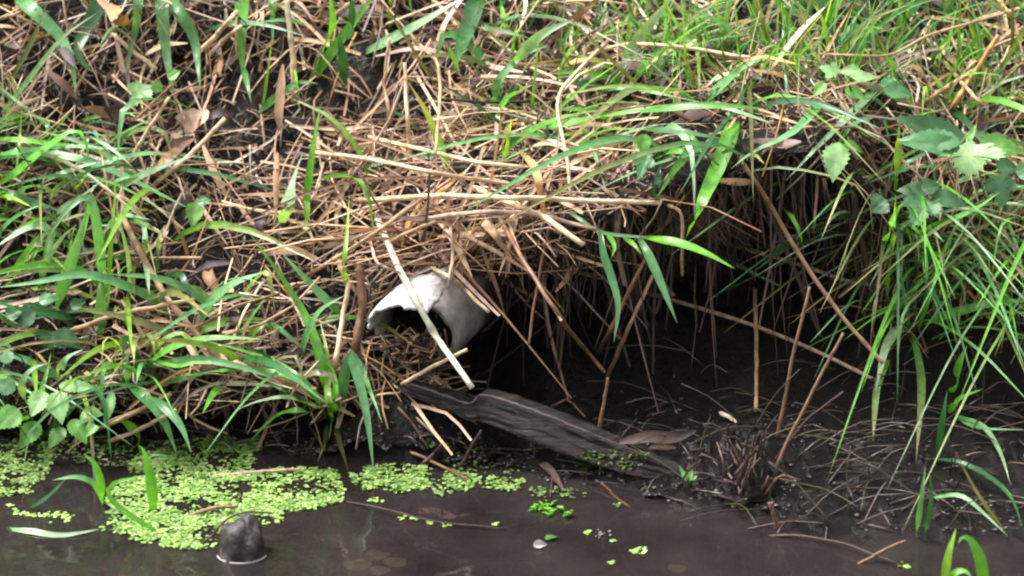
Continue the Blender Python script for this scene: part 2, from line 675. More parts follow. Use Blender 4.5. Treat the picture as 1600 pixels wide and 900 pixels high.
# ------------------------------------------------------------------ colours of leaves and straw: pigment, with sky sheen painted into the paler greens
G = {'b': ((.105, .35, .028), (.155, .43, .06)), 't': ((.075, .26, .07), (.18, .39, .175)), 'd': ((.022, .10, .026), (.045, .17, .05)),
     'y': ((.18, .38, .03), (.27, .46, .06)), 'p': ((.15, .33, .12), (.40, .55, .37)), 'o': ((.11, .13, .035), (.22, .21, .08)),
     'n': ((.30, .20, .13), (.42, .29, .19)), 'k': ((.10, .29, .04), (.46, .40, .22))}
SC = {'pale': (.68, .50, .33), 'white': (.82, .71, .57), 'tan': (.47, .295, .18), 'brown': (.23, .125, .075), 'dark': (.065, .038, .028), 'pink': (.50, .345, .265), 'gold': (.47, .27, .09),
      'umber': (.075, .046, .034), 'black': (.028, .018, .015)}


def jitp(p, a):
    return p + Vector((random.uniform(-a, a), random.uniform(-a, a), random.uniform(-a, a)))


def facing(p, k=.55):
    v_ = (CAM - p).normalized()
    return (v_ * k + Z3 * (1 - k) + Vector((random.uniform(-.35, .35), 0, random.uniform(-.15, .15)))).normalized()


# ------------------------------------------------------------------ scattered litter, grass and roots that nobody could count
import bisect


def gpt(x, ks):
    i = max(0, min(NX - 2, bisect.bisect_right(XS, x) - 1))
    j = max(0, min(NR - 2, bisect.bisect_right(KS, ks) - 1))
    u = (x - XS[i]) / (XS[i + 1] - XS[i])
    v_ = (ks - KS[j]) / (KS[j + 1] - KS[j])
    a, b2, c, d = GV[i * NR + j], GV[(i + 1) * NR + j], GV[i * NR + j + 1], GV[(i + 1) * NR + j + 1]
    p = a.lerp(b2, u).lerp(c.lerp(d, u), v_)
    n_ = (b2 - a).cross(c - a)
    n_ = n_.normalized() if n_.length > 1e-9 else Vector((0, -1, 0))
    return p, n_


def patch(p, s, seed):
    return noise.fractal(p * s + Vector((seed, seed * 2, 0)), .9, 2.1, 3)


SC['grey'] = (.19, .15, .13)
STRAWS = [('grey', 14), ('pale', 26), ('tan', 26), ('pink', 14), ('brown', 18), ('dark', 10), ('gold', 6), ('white', 6)]
SN, SWT = [a for a, _ in STRAWS], [b2 for _, b2 in STRAWS]


def pick_straw():
    return jit(SC[random.choices(SN, SWT)[0]], .22)


def slope_frame(n_):
    h = Z3.cross(n_)
    h = h.normalized() if h.length > .05 else RT.copy()
    if h.x < 0:
        h = -h
    return h, n_.cross(h).normalized() * (1 if n_.cross(h).z < 0 else -1)   # level, downhill


# weights over the picture (only to decide how dense the litter is on each part of the bank)
def straw_density(px, py, ks, p):
    if ks < 5.7:
        if px < 600:
            return .10 if py < 610 else .015
        return .012 if px < 1380 else .28
    k = 1.0
    if px > 1000:
        k = .5
    if px > 900 and ks < 6.2:
        k = .07
    if px < 260 and py > 330:
        k = .5
    if px < 580 and py > 560:
        k *= .4
    # dark bare gaps
    g_ = patch(p, 6, 3)
    k *= max(.12, min(1.4, .7 + 1.5 * g_))
    if 500 < px < 700 and 60 < py < 190:
        k *= .35
    if 300 < px < 420 and 330 < py < 480:
        k *= .4
    return k


def straw_piece(mbx, p, n_, L, wd, c, ang, lift, sag, layer):
    h, dn = slope_frame(n_)
    d = (h * math.cos(ang) + dn * math.sin(ang) + n_ * lift).normalized()
    o_ = p + n_ * layer
    mid = o_ + d * L * .5 + Vector((0, 0, -sag * L * .25)) + jitp(Vector(), .004 + L * .07)
    end = o_ + d * L + Vector((0, 0, -sag * L))
    c1 = jit(c, .15)
    if random.random() < .62:
        mbx.tube([o_, mid, end], wd * .5, wd * .36, c, c1, 3, 3)
    else:
        mbx.ribbon([o_, mid, end], wd * 1.35, c, c1, (n_ + jitp(Vector(), .6)).normalized(), n=4, fold=.4, prof='flat', twist=random.uniform(-1, 1))


chaff = MB()
cnt = 0
while cnt < 12000:
    x, ks = random.uniform(-1.25, 1.25), random.uniform(4.9, 9.0)
    p, n_ = gpt(x, ks)
    px, py = topix(p)
    if random.random() > (1 if ks > 5.9 or px < 620 else .35):
        continue
    cnt += 1
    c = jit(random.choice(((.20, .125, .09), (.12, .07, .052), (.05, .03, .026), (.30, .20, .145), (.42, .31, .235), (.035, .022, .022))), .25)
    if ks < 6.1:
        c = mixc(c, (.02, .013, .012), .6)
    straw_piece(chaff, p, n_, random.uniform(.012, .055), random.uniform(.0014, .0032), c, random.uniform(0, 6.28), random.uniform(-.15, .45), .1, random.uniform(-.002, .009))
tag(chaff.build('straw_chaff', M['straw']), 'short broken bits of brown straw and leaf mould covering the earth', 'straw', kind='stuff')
litter = MB()
cnt = 0
while cnt < 7600:
    x, ks = random.uniform(-1.3, 1.3), random.uniform(4.6, 9.0)
    p, n_ = gpt(x, ks)
    px, py = topix(p)
    if random.random() > straw_density(px, py, ks, p):
        continue
    cnt += 1
    L = random.choice((.04, .06, .08, .11, .15, .2)) * random.uniform(.7, 1.3)
    wd = random.choice((.0018, .0026, .0034, .0044, .0056)) * random.uniform(.8, 1.25)
    c = pick_straw()
    # shorter, darker chaff lies deep; the pale long stems lie on top
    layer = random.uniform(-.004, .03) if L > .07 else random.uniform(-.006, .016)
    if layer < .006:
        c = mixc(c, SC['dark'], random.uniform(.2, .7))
    if 440 < px < 960 and 190 < py < 400 and random.random() < .6:
        ang = random.gauss(.12, .32)
        if random.random() < .25:
            ang = -ang - .4
        L *= 1.35
        c = jit(SC[random.choice(('pale', 'tan', 'pink', 'tan', 'brown'))], .2)
    elif ks < 6.4:
        ang = random.gauss(1.57, .5) if px > 600 else random.gauss(0, .6)
    else:
        ang = random.choice((random.gauss(-.75, .35), random.gauss(.6, .5), random.gauss(1.5, .4), random.uniform(-1.57, 1.57)))
    if random.random() < .5:
        ang += math.pi
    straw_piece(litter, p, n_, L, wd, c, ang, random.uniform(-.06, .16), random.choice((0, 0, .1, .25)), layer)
for _ in range(150):
    p, n_ = gpt(random.gauss(-.19, .035), random.uniform(1.2, 3.6))
    if topix(p)[1] > 640:
        continue
    straw_piece(litter, p, n_, random.uniform(.04, .14), random.uniform(.003, .006), pick_straw(), random.choice((random.gauss(.5, .3), random.gauss(-.5, .4), random.gauss(3.3, .5))), random.uniform(0, .5), .2, random.uniform(0, .02))
for _ in range(120):          # wet straw and leaf mould washed into the pipe mouth
    a_ = R(random.uniform(190, 350))
    r_ = .055 * math.sqrt(random.random())
    p = pipe_pt(a_, random.uniform(-.015, .03), r_)
    c = jit(random.choice((SC['brown'], SC['umber'], SC['dark'], SC['tan'])), .25)
    d = Vector((random.gauss(0, 1), random.gauss(0, .4), random.gauss(0, .5))).normalized()
    L = random.uniform(.02, .06)
    litter.tube([p - d * L * .5, p + jitp(Vector(), .004), p + d * L * .5], .0018, .0012, c, jit(c), 4, 4)
for _ in range(650):
    x, ks = random.uniform(-1.3, 1.3), random.uniform(5.9, 9.0)
    p, n_ = gpt(x, ks)
    px, py = topix(p)
    if random.random() > straw_density(px, py, ks, p):
        continue
    h, dn = slope_frame(n_)
    ang = random.choice((random.gauss(-.75, .4), random.gauss(.5, .5), random.gauss(1.5, .4), random.gauss(0, .3)))
    d = (h * math.cos(ang) + dn * math.sin(ang) + n_ * random.uniform(-.05, .2)).normalized()
    L = random.uniform(.05, .17)
    o_ = p + n_ * random.uniform(.008, .035)
    c = jit(SC[random.choice(('pale', 'tan', 'tan', 'pink', 'brown', 'gold'))], .25)
    litter.ribbon([o_, o_ + d * L * .5 + n_ * random.uniform(0, .015) + jitp(Vector(), .006), o_ + d * L - Z3 * random.uniform(0, .02)], random.uniform(.006, .014), c, jit(c),
                  (n_ + jitp(Vector(), .6)).normalized(), n=7, fold=random.uniform(-.5, .5), prof='leaf', twist=random.uniform(-1.4, 1.4), tw0=random.uniform(-.4, .4))
tag(litter.build('straw_litter', M['straw']), 'thick mat of dead reed straw covering the bank above the hollow', 'straw', kind='stuff')

# fringe of broken straw over the rim
fr = MB()
for _ in range(300):
    x = random.choice((random.uniform(-.3, .12), random.uniform(-.3, .15), random.uniform(-.9, -.2)))
    p, n_ = gpt(x, random.uniform(5.5, 6.35))
    c = mixc(pick_straw(), SC['umber'], random.uniform(.2, .9))
    L = random.uniform(.02, .09)
    a = Vector((random.gauss(.1, .45), random.uniform(-.5, .1), -1)).normalized()
    q = [p - a * .02, p + a * L * .5 + jitp(Vector(), .008), p + a * L + jitp(Vector(), .012)]
    fr.tube(q, .0018, .0012, c, jit(c), 4, 3)
tag(fr.build('hanging_straw', M['straw']), 'broken straw ends hanging over the rim of the undercut', 'straw', kind='stuff')

# dead leaves trodden into the litter
dl_ = MB()
cnt = 0
while cnt < 300:
    x, ks = random.uniform(-1.2, 1.2), random.uniform(6.1, 9)
    p, n_ = gpt(x, ks)
    px, py = topix(p)
    if random.random() > (1. if px < 450 else .4):
        continue
    cnt += 1
    h, dn = slope_frame(n_)
    a = random.uniform(0, 6.28)
    d = (h * math.cos(a) + dn * math.sin(a) + n_ * random.uniform(-.1, .3)).normalized()
    L = random.uniform(.03, .10)
    c = jit(random.choice(((.20, .12, .10), (.13, .075, .065), (.33, .22, .18), (.06, .04, .045), (.28, .16, .08), (.12, .075, .08))), .2)
    q = [p + n_ * random.uniform(.004, .022), p + d * L * .5 + n_ * random.uniform(.005, .03), p + d * L + n_ * random.uniform(-.005, .025)]
    dl_.ribbon(q, random.uniform(.006, .02), c, jit(c), (n_ + jitp(Vector(), .7)).normalized(), n=7, fold=random.uniform(-.5, .6), prof='leaf', twist=random.uniform(-.9, .9))
tag(dl_.build('dead_leaves', M['straw']), 'brown and violet dead leaves matted among the straw', 'dead leaves', kind='stuff')

# roots and rotten stems hanging in the undercut
rt = MB()
for _ in range(1500):
    x = random.uniform(-.06, 1.1)
    ks = random.uniform(3.2, 6.3)
    p, n_ = gpt(x, ks)
    L = random.uniform(.03, .17)
    c = jit(random.choice(((.022, .014, .012), (.034, .021, .016), (.07, .042, .03), (.016, .011, .011))), .3)
    dn = Vector((random.gauss(0, .18), random.uniform(-.35, .02), -1)).normalized()
    q = [p, p + dn * L * .5 + jitp(Vector(), .012), p + dn * L + jitp(Vector(), .02)]
    rt.tube(q, random.uniform(.0006, .0018), .0005, c, jit(c), 5, 3)
for _ in range(240):      # matted clumps of fibrous root right of the middle
    x = random.gauss(.29, .05)
    p, n_ = gpt(x, random.uniform(4.8, 6.0))
    c = jit((.12, .07, .045), .3)
    q = [p, p + Vector((random.gauss(0, .02), -.01, -.04)), p + Vector((random.gauss(0, .04), random.uniform(-.03, 0), -.09))]
    rt.tube(q, .0009, .0006, c, jit(c), 5, 3)
for _ in range(110):      # long dead stems and root strands dropping from the roof of the hollow towards the mud
    x = random.uniform(.02, .72)
    p, n_ = gpt(x, random.uniform(5.2, 6.25))
    L = random.uniform(.10, .36)
    c = jit(random.choice(((.055, .034, .026), (.10, .062, .045), (.16, .10, .07), (.03, .02, .018))), .3)
    dn = Vector((random.gauss(0, .16), random.uniform(-.12, .1), -1)).normalized()
    w_ = random.uniform(.0008, .0026)
    q = [p, p + dn * L * .5 + jitp(Vector(), .008), p + dn * L + jitp(Vector(), .02)]
    if random.random() < .6:
        rt.tube(q, w_, w_ * .6, c, jit(c, .3), 6, 4)
    else:
        rt.ribbon(q, w_ * 4, c, jit(c, .3), facing(p), n=6, fold=.4, prof='flat', twist=random.uniform(-1.5, 1.5))
tag(rt.build('hanging_roots', M['root']), 'dark hair roots and rotten stems hanging inside the shaded undercut', 'roots', kind='stuff')


def grass_blade(mbx, p, L, wd, cl, lean, droop, n=7):
    d = Vector((lean.x, lean.y, 1)).normalized()
    side = Vector((lean.x, lean.y, 0))
    if side.length < .05:
        side = Vector((random.uniform(-1, 1), random.uniform(-1, .2), 0))
    side.normalize()
    q = []
    kink = random.random() < .22
    for i in range(4):
        t = i / 3
        if kink and i == 3:
            q.append(q[-1] + side * L * .1 - Z3 * L * random.uniform(.15, .4))
            break
        q.append(p + d * (L * t) + (side * .75 - Z3 * .8) * (droop * L * t * t))
    c0, c1 = G[cl]
    k = random.uniform(.65, 1.25)
    tip = jit(tuple(a * k for a in c1), .15)
    if random.random() < .2:
        tip = jit((.34, .26, .10), .2)
    mbx.ribbon(q, wd, jit(tuple(a * k for a in c0), .15), tip, facing(p), n=n, fold=random.uniform(.2, .5), twist=random.uniform(-.6, .6))


def green_density(px, py, ks):
    if px < 200 and py > 480:
        return .12
    if px > 1330 and 110 < py < 345:
        return .10
    if ks > 7.2 and px > 1180:
        return .5
    if ks > 6.6 and px > 760:
        return .16 if px > 980 or py < 140 else .13
    if ks > 6.3 and px < 130 and py > 190:
        return .9
    if ks > 5.8 and px < 270 and py > 230:
        return .85
    if 5.6 < ks < 6.5 and px < 560:
        return .30
    if px > 1370 and 4.2 < ks < 6.9:
        return .75
    if 980 < px <= 1370 and 5.8 < ks < 7:
        return .10
    if py < 90 and px < 760:
        return .18
    return .015


gs = MB()
cnt = 0
while cnt < 1300:
    x, ks = random.uniform(-1.25, 1.25), random.uniform(4.2, 9.3)
    p, n_ = gpt(x, ks)
    px, py = topix(p)
    k = green_density(px, py, ks)
    if random.random() > k * max(.15, min(1.2, .6 + 1.4 * patch(p, 7, 11))):
        continue
    cnt += 1
    fine = px > 1370 and ks < 6.9
    L = random.uniform(.08, .28) if fine else random.uniform(.09, .30)
    wd = random.uniform(.003, .007) if fine else random.choice((.005, .006, .009, .012, .014)) * random.uniform(.8, 1.2)
    cl = random.choices('btdypok', (26, 24, 12, 9, 14, 8, 4))[0] if not fine else random.choices('btdyponk', (20, 16, 24, 6, 6, 16, 6, 6))[0]
    lean = Vector((random.gauss(-.15 if px < 300 else 0, .55), random.gauss(-.45, .4), 0))
    droop = random.uniform(.15, .85)
    if px < 300 and random.random() < .6:
        droop = random.uniform(.6, 1.1)
    if ks < 7 and px > 900:
        droop = random.uniform(.6, 1.3)
    if ks > 7 and px > 760:
        droop = random.uniform(.05, .5)
        L *= .8
        lean.y *= .6
    grass_blade(gs, p - n_ * .01, L, wd, cl, lean, droop)
cnt = 0
while cnt < 1450:          # fine upright grass on the top of the bank, and the long curtain at its right end
    right = cnt < 210
    x, ks = (random.uniform(.60, 1.2), random.uniform(3.6, 6.0)) if right else (random.uniform(-.05, 1.25), random.uniform(6.7, 9.4))
    p, n_ = gpt(x, ks)
    px, py = topix(p)
    if not right and random.random() > (.35 + .65 * ss((px - 800) / 450)) * max(.2, min(1.2, .7 + 1.6 * patch(p, 8, 21))):
        continue
    cnt += 1
    if right:
        cl = random.choices('btdypok', (26, 22, 28, 4, 8, 6, 6))[0]
        grass_blade(gs, p - n_ * .01, random.uniform(.14, .36), random.uniform(.002, .0075), cl, Vector((random.gauss(.08, .3), random.gauss(-.45, .25), 0)), random.uniform(.8, 1.7), 9)
    else:
        cl = random.choices('btdypo', (30, 26, 14, 12, 12, 6))[0]
        grass_blade(gs, p - n_ * .01, random.uniform(.06, .22), random.uniform(.002, .0075), cl, Vector((random.gauss(0, .4), random.gauss(-.2, .3), 0)), random.uniform(0, .5))
tag(gs.build('grass', M['grass']), 'mixed green grass growing thinly through the straw on the bank', 'grass', kind='stuff')

# dry thin dead grass hanging at the right end of the bank
dg_ = MB()
for _ in range(900):
    x = random.uniform(.57, 1.2)
    p, n_ = gpt(x, random.uniform(3.6, 6.9))
    c = jit(random.choice(((.10, .07, .035), (.17, .115, .06), (.26, .18, .11), (.06, .04, .025), (.09, .10, .03))), .25)
    L = random.uniform(.05, .2)
    d = Vector((random.gauss(0, .6), random.uniform(-.6, .0), random.gauss(-.5, .6))).normalized()
    q = [p, p + d * L * .5 + jitp(Vector(), .012), p + d * L + Vector((0, 0, -L * .25)) + jitp(Vector(), .015)]
    dg_.tube(q, random.uniform(.0008, .0017), .0006, c, jit(c), 5, 3)
tag(dg_.build('dry_grass', M['straw']), 'fine withered grass tangled down the right end of the bank', 'dry grass', kind='stuff')



OVER = [BVHTree.FromPolygons([tuple(p) for p in q.v], q.f) for q in (litter, fr, chaff, rt, dg_)]


def depth_over(px, py):
    """as depth(), but also counting the straw that lies on the bank"""
    best = depth(px, py)
    for ox, oy in ((0, 0), (5, 0), (-5, 0), (0, 5), (0, -5)):
        dr = (pix(px + ox, py + oy, 1) - CAM).normalized()
        for t in OVER:
            h = t.ray_cast(CAM, dr)
            if h[0] is not None:
                best = min(best, (h[0] - CAM).dot(FW))
    return best


def trace(pts, lift, dd=None, bury=.01, over=True, d_root=None, stiff=False):
    """points on the photo -> points in space: rooted on whatever surface stands there, arching `lift` metres clear of it
    and never running through the straw that lies below"""
    q2 = catmull([Vector((a, b2, 0)) for a, b2 in pts], 10)
    if stiff:                             # dry stems stay straight and break at their bends
        ln = [0.]
        for a, b2 in zip(pts, pts[1:]):
            ln.append(ln[-1] + math.hypot(b2[0] - a[0], b2[1] - a[1]))
        for i in range(11):
            l = ln[-1] * i / 10
            k = 0
            while k < len(pts) - 2 and l > ln[k + 1]:
                k += 1
            t = (l - ln[k]) / (ln[k + 1] - ln[k])
            q2[i] = Vector((lerp(pts[k][0], pts[k + 1][0], t), lerp(pts[k][1], pts[k + 1][1], t), 0)).lerp(q2[i], .35)
    d0 = (depth(*pts[0]) + bury) if d_root is None else d_root
    D = []
    for i, p in enumerate(q2):
        t = i / 10
        if dd is not None:
            d = d0 + dd * t
        else:
            d = d0 - lift * (1 - (1 - t) ** 2) - .006
        if i:
            d = min(d, depth(p.x, p.y) - .006)
            if over and i > 1:
                d = min(d, depth_over(p.x, p.y) - .005)
        D.append(d)
    E = [min(D[max(i - 1, 1):i + 2]) if i else D[0] for i in range(11)]
    E = [E[0]] + [(E[i - 1] + 2 * E[i] + E[min(i + 1, 10)]) / 4 for i in range(1, 11)]
    E = [min(E[i], D[i] + .004) for i in range(11)]
    return [pix(p.x, p.y, d) for p, d in zip(q2, E)]


def blade_mesh(spec, default_lift, joint=()):
    c, wpx, pts = spec[:3]
    lift = spec[3] if len(spec) > 3 else default_lift
    d_root = None
    for p in joint:                       # a side leaf leaves the first stem where the two meet
        jx, jy = topix(p)
        if math.hypot(jx - pts[0][0], jy - pts[0][1]) < 22:
            d_root = (p - CAM).dot(FW)
    q = trace(pts, lift, d_root=d_root)
    c0, c1 = G[c]
    k = random.uniform(.8, 1.2)
    c0 = tuple(x * k for x in jit(c0, .1))
    c1 = tuple(x * k for x in jit(c1, .1))
    mbx = MB()
    mbx.ribbon(q, wpx * .00132 * (q[0] - CAM).length / DIST, c0, c1, facing(q[0]), n=14, fold=random.uniform(.2, .5),
               twist=random.uniform(-.5, .5))
    return mbx, q[0], q


GG = 'green grass growing from the bank'


def tuft(label, blades, lift=.07, group=GG, name=None, cat='grass'):
    ms_ = []
    for b2 in blades:
        ms_.append(blade_mesh(b2, lift, ms_[0][2][1:] if ms_ else ()))
    o0 = ms_[0][1]
    if len(ms_) == 1:
        o = ms_[0][0].build(name or 'grass_sprig', M['grass'], None, o0)
        return tag(o, label, cat, group)
    e = empty(name or 'grass_tuft', o0, label, cat, group)
    for mbx, _, _ in ms_:
        mbx.build('blade', M['grass'], e, o0)
    return e


# ---- upper left
tuft('dark broad grass blade beside a pale arching one over dead reeds at upper left',
     [('t', 17, [(18, -25), (45, 10), (70, 32), (97, 62), (113, 100), (118, 150)]),
      ('d', 19, [(172, -30), (150, 15), (130, 55), (121, 78), (132, 102), (152, 115)]),
      ('p', 6, [(0, 178), (40, 130), (85, 72), (110, 48), (152, 20)])])
tuft('two hanging grass blades, one grey green and one teal, right of the yellow dead leaf',
     [('t', 12, [(217, -20), (213, 35), (204, 80), (195, 118)]), ('t', 15, [(251, -20), (256, 50), (264, 110), (273, 157)])])
tuft('teal grass blade hanging in a bow beside the straight bright blade near the top edge',
     [('t', 14, [(255, -15), (284, 25), (303, 60), (310, 108), (313, 143)])])
tuft('straight bright green broad blade hanging down from the top edge over pale straw',
     [('b', 16, [(379, -25), (377, 40), (378, 95), (381, 132)]), ('t', 7, [(381, 105), (388, 140), (393, 162)])])
tuft('thin olive withered blade leaning over dead reeds in the upper left corner', [('o', 7, [(12, 132), (35, 92), (60, 42), (76, -5)])])
tuft('low arching grass tuft with long flat bright blades spilling leftwards below the violet dead leaf',
     [('b', 12, [(-20, 300), (20, 272), (65, 235), (105, 208), (124, 203), (134, 222), (140, 262)], .10),
      ('b', 8, [(-15, 216), (40, 219), (90, 225), (150, 231), (215, 232)]),
      ('t', 10, [(-15, 242), (60, 232), (130, 228), (200, 236)]),
      ('p', 5, [(140, 213), (165, 226), (190, 245), (208, 262)]),
      ('y', 8, [(115, 300), (125, 285), (140, 268), (147, 258)]),
      ('y', 5, [(28, 245), (32, 200), (35, 165)])])
tuft('pale thin blade sloping down at the left edge under the olive one', [('p', 7, [(-15, 125), (45, 172), (98, 212)])])
# ---- left middle clump
tuft('tall dense grass clump with wide wet blades arching left above shaded broad leaves',
     [('t', 13, [(165, 470), (152, 360), (140, 305), (112, 320), (90, 348), (72, 378)], .12),
      ('t', 16, [(88, 492), (97, 455), (110, 412), (124, 372), (136, 325)]),
      ('y', 9, [(167, 500), (172, 400), (177, 335), (180, 300), (176, 268)]),
      ('t', 15, [(155, 525), (158, 470), (158, 415)]),
      ('p', 15, [(60, 420), (80, 365), (60, 352), (30, 362), (-10, 388)], .12),
      ('t', 12, [(268, 500), (236, 466), (190, 444), (130, 428), (60, 440), (-10, 450)], .12),
      ('d', 12, [(125, 498), (90, 492), (40, 484), (-10, 472)]),
      ('b', 14, [(10, 445), (35, 405), (55, 375), (62, 365)]),
      ('b', 10, [(108, 400), (112, 370), (118, 350)]),
      ('p', 7, [(190, 390), (182, 358), (160, 352), (140, 358)]),
      ('p', 8, [(60, 450), (75, 405), (100, 368), (120, 352)])], .09)
tuft('slender grass shoots among the dead reed stems left of the two-leaved seedling',
     [('p', 6, [(205, 470), (200, 400), (185, 340), (183, 318)]), ('p', 7, [(228, 400), (224, 352), (205, 322), (185, 315)]),
      ('b', 8, [(0, 330), (30, 300), (60, 290), (100, 310)]), ('t', 12, [(-10, 298), (40, 312), (80, 325), (100, 330)]),
      ('t', 10, [(-10, 380), (10, 350), (40, 330), (70, 318)]), ('p', 9, [(55, 292), (85, 275), (120, 262), (160, 252)]),
      ('t', 12, [(60, 350), (110, 318), (150, 290), (165, 275)], .1), ('t', 10, [(165, 290), (195, 278), (225, 275)])], .08)
tuft('single teal blade arching out of dark straw left of the long crossing blades',
     [('t', 15, [(308, 522), (314, 498), (330, 470), (362, 444), (414, 424)], .09)])
tuft('bright grass tussock spreading low over the bank edge above the duckweed',
     [('y', 9, [(222, 572), (248, 537), (275, 521), (290, 524), (315, 562)], .08),
      ('b', 10, [(222, 575), (262, 545), (310, 530), (350, 527), (412, 530)], .09),
      ('t', 11, [(225, 572), (270, 566), (320, 562), (372, 572), (430, 592)], .09),
      ('b', 9, [(235, 560), (275, 572), (305, 566), (340, 568)], .08),
      ('t', 9, [(200, 605), (200, 575), (196, 548)], .05), ('p', 6, [(150, 600), (170, 588), (195, 584)], .05),
      ('t', 7, [(250, 600), (290, 590), (330, 580), (352, 575)], .07)])
tuft('grass tussock with straight crossing blades and tips drooping to the water left of the pipe',
     [('b', 12, [(517, 655), (505, 580), (485, 510), (445, 440), (388, 362)], .08),
      ('t', 12, [(548, 502), (520, 478), (490, 448), (440, 395)], .07),
      ('t', 12, [(470, 560), (478, 525), (500, 485), (538, 462)], .09),
      ('t', 13, [(532, 660), (538, 590), (546, 556), (560, 592), (574, 655), (584, 738)], .11),
      ('t', 11, [(528, 640), (540, 575), (553, 550), (576, 605), (597, 660)], .12),
      ('b', 10, [(512, 655), (486, 612), (440, 570), (370, 545), (318, 532)], .11),
      ('b', 11, [(515, 660), (480, 600), (420, 580), (350, 578), (270, 590)], .12),
      ('d', 9, [(510, 650), (470, 625), (420, 600), (385, 598)], .10),
      ('p', 8, [(505, 640), (450, 620), (400, 628), (372, 640)], .11),
      ('b', 10, [(520, 650), (524, 590), (505, 560), (470, 540)], .10),
      ('b', 9, [(500, 650), (470, 640), (430, 650), (390, 690)], .10),
      ('y', 9, [(520, 660), (512, 620), (512, 560), (500, 500)], .06),
      ('t', 9, [(420, 500), (432, 510), (455, 528), (475, 548)], .08),
      ('o', 8, [(525, 660), (530, 690), (540, 722), (545, 738)], .06),
      ('o', 7, [(510, 660), (508, 690), (496, 722)], .06),
      ('p', 8, [(528, 640), (522, 600), (518, 660), (513, 690)], .10)], .1, name='grass_tussock')
# ---- middle top
tuft('wide pale cut blade and narrow bright blade standing together left of the arched one',
     [('p', 19, [(442, 352), (452, 305), (464, 262), (473, 240)], .05), ('b', 11, [(474, 348), (481, 290), (490, 225), (501, 163)], .07)])
tuft('bright arched blade bowing over the straw above and left of the white pipe',
     [('b', 11, [(474, 292), (500, 280), (530, 274), (560, 280), (577, 310), (584, 375)], .08),
      ('y', 7, [(478, 295), (480, 330), (478, 365)], .05), ('y', 7, [(541, 455), (538, 410), (543, 350), (546, 300)], .05)])
tuft('slim teal sprig with a long arching leaf over the pale upright reed leaf',
     [('t', 12, [(425, -20), (426, 30), (426, 66)]), ('y', 4, [(408, 178), (416, 130), (425, 60)]), ('t', 9, [(400, 178), (438, 146), (470, 128), (497, 131)], .07)])
tuft('bright leaning blade among shaded dark blades left of the bare earth at the top',
     [('b', 12, [(490, 124), (520, 78), (556, 30), (590, -15)], .06), ('b', 14, [(516, 70), (520, 30), (514, -15)]),
      ('d', 17, [(531, 148), (536, 95), (528, 50)]), ('d', 12, [(545, 60), (550, 20), (548, -15)])])
tuft('broad pale green blade slanting up to the right across bare earth at the top edge',
     [('p', 16, [(568, 82), (615, 58), (670, 28), (730, -8)], .06), ('o', 4, [(682, 138), (650, 85), (622, 40), (606, 24), (560, 20)], .08)])
tuft('wide dark shaded blade hanging from the top edge with a small bright shoot beside it',
     [('d', 21, [(750, -20), (735, 30), (720, 72), (709, 112)], .06), ('b', 9, [(720, 112), (708, 90), (695, 65)], .05)])
tuft('glossy arching blades with white wet highlights rooted in yellow moss above the long straw',
     [('t', 11, [(768, 178), (780, 125), (815, 88), (855, 72)], .07), ('p', 9, [(738, 40), (785, 48), (835, 62)], .06),
      ('p', 13, [(800, 102), (845, 55), (897, 30)], .07), ('b', 9, [(775, 180), (790, 155), (830, 130)], .06),
      ('y', 6, [(788, 262), (794, 215), (800, 180)], .04), ('b', 8, [(790, 45), (784, 10), (778, -15)])])
# ---- right of centre
tuft('long bright grass runner lying nearly level over the dark overhang',
     [('b', 11, [(798, 204), (870, 195), (945, 181), (1015, 169), (1092, 158)], .06),
      ('p', 8, [(935, 144), (975, 137), (1040, 148), (1095, 160)], .08), ('p', 7, [(1085, 158), (1140, 170), (1210, 194)], .08),
      ('b', 10, [(1000, 174), (1080, 165), (1150, 166), (1200, 171)], .08)])
tuft('forked thin grass stem with two flat slim leaves below the long level runner',
     [('p', 6, [(880, 217), (930, 223), (990, 204), (1035, 194), (1102, 193)], .07), ('t', 9, [(1005, 201), (1060, 205), (1132, 217)], .08),
      ('p', 5, [(925, 228), (936, 262), (947, 300)], .05)])
tuft('pale green upright blade leaning right above the level runner', [('p', 16, [(972, 112), (985, 82), (1012, 42), (1054, -8)], .07)])
tuft('stiff broad bright blade slanting steeply down across the overhang to a sharp tip',
     [('b', 19, [(1150, 182), (1128, 245), (1098, 312), (1068, 380)], .09)])
tuft('teal blade arching right in front of the shaded earth beside the stiff bright one', [('t', 14, [(1290, 150), (1240, 205), (1178, 236), (1142, 264)], .09)])
tuft('teal blade pointing up right over the dead stems above the forked grass', [('t', 14, [(1098, 162), (1130, 130), (1165, 103), (1195, 88)], .07)])
tuft('small hooked shoots with level leaves in front of the dark hollow at its upper rim',
     [('b', 8, [(1064, 232), (1075, 214), (1088, 222), (1086, 238)], .05), ('b', 9, [(1025, 248), (1050, 236), (1104, 237)], .06), ('d', 10, [(1020, 310), (1030, 270), (1028, 235)], .04)])
tuft('runner drooping over the hollow with hanging teal leaves and one bright leaf pointing right',
     [('p', 5, [(880, 325), (910, 345), (940, 363), (1000, 370), (1045, 371)], .06), ('b', 14, [(1008, 370), (1060, 379), (1105, 396), (1148, 420)], .07),
      ('t', 11, [(998, 370), (1018, 408), (1040, 460), (1058, 505)], .06), ('t', 10, [(938, 363), (944, 400), (957, 438), (966, 480), (959, 535)], .05),
      ('y', 8, [(975, 370), (990, 382), (1003, 398)], .05), ('b', 7, [(950, 366), (960, 385), (955, 404)], .05)])
tuft('thin green stems leaning across each other above the pale upright blade',
     [('o', 5, [(1012, 148), (985, 122), (940, 78), (880, 20)], .08), ('y', 6, [(1030, 70), (1070, 62), (1088, 72), (1094, 150)], .08), ('o', 5, [(990, 72), (1060, 40), (1140, -10)], .08),
      ('b', 16, [(1035, 40), (1040, 10), (1045, -15)]), ('y', 6, [(980, 65), (985, 30), (990, -5)])])
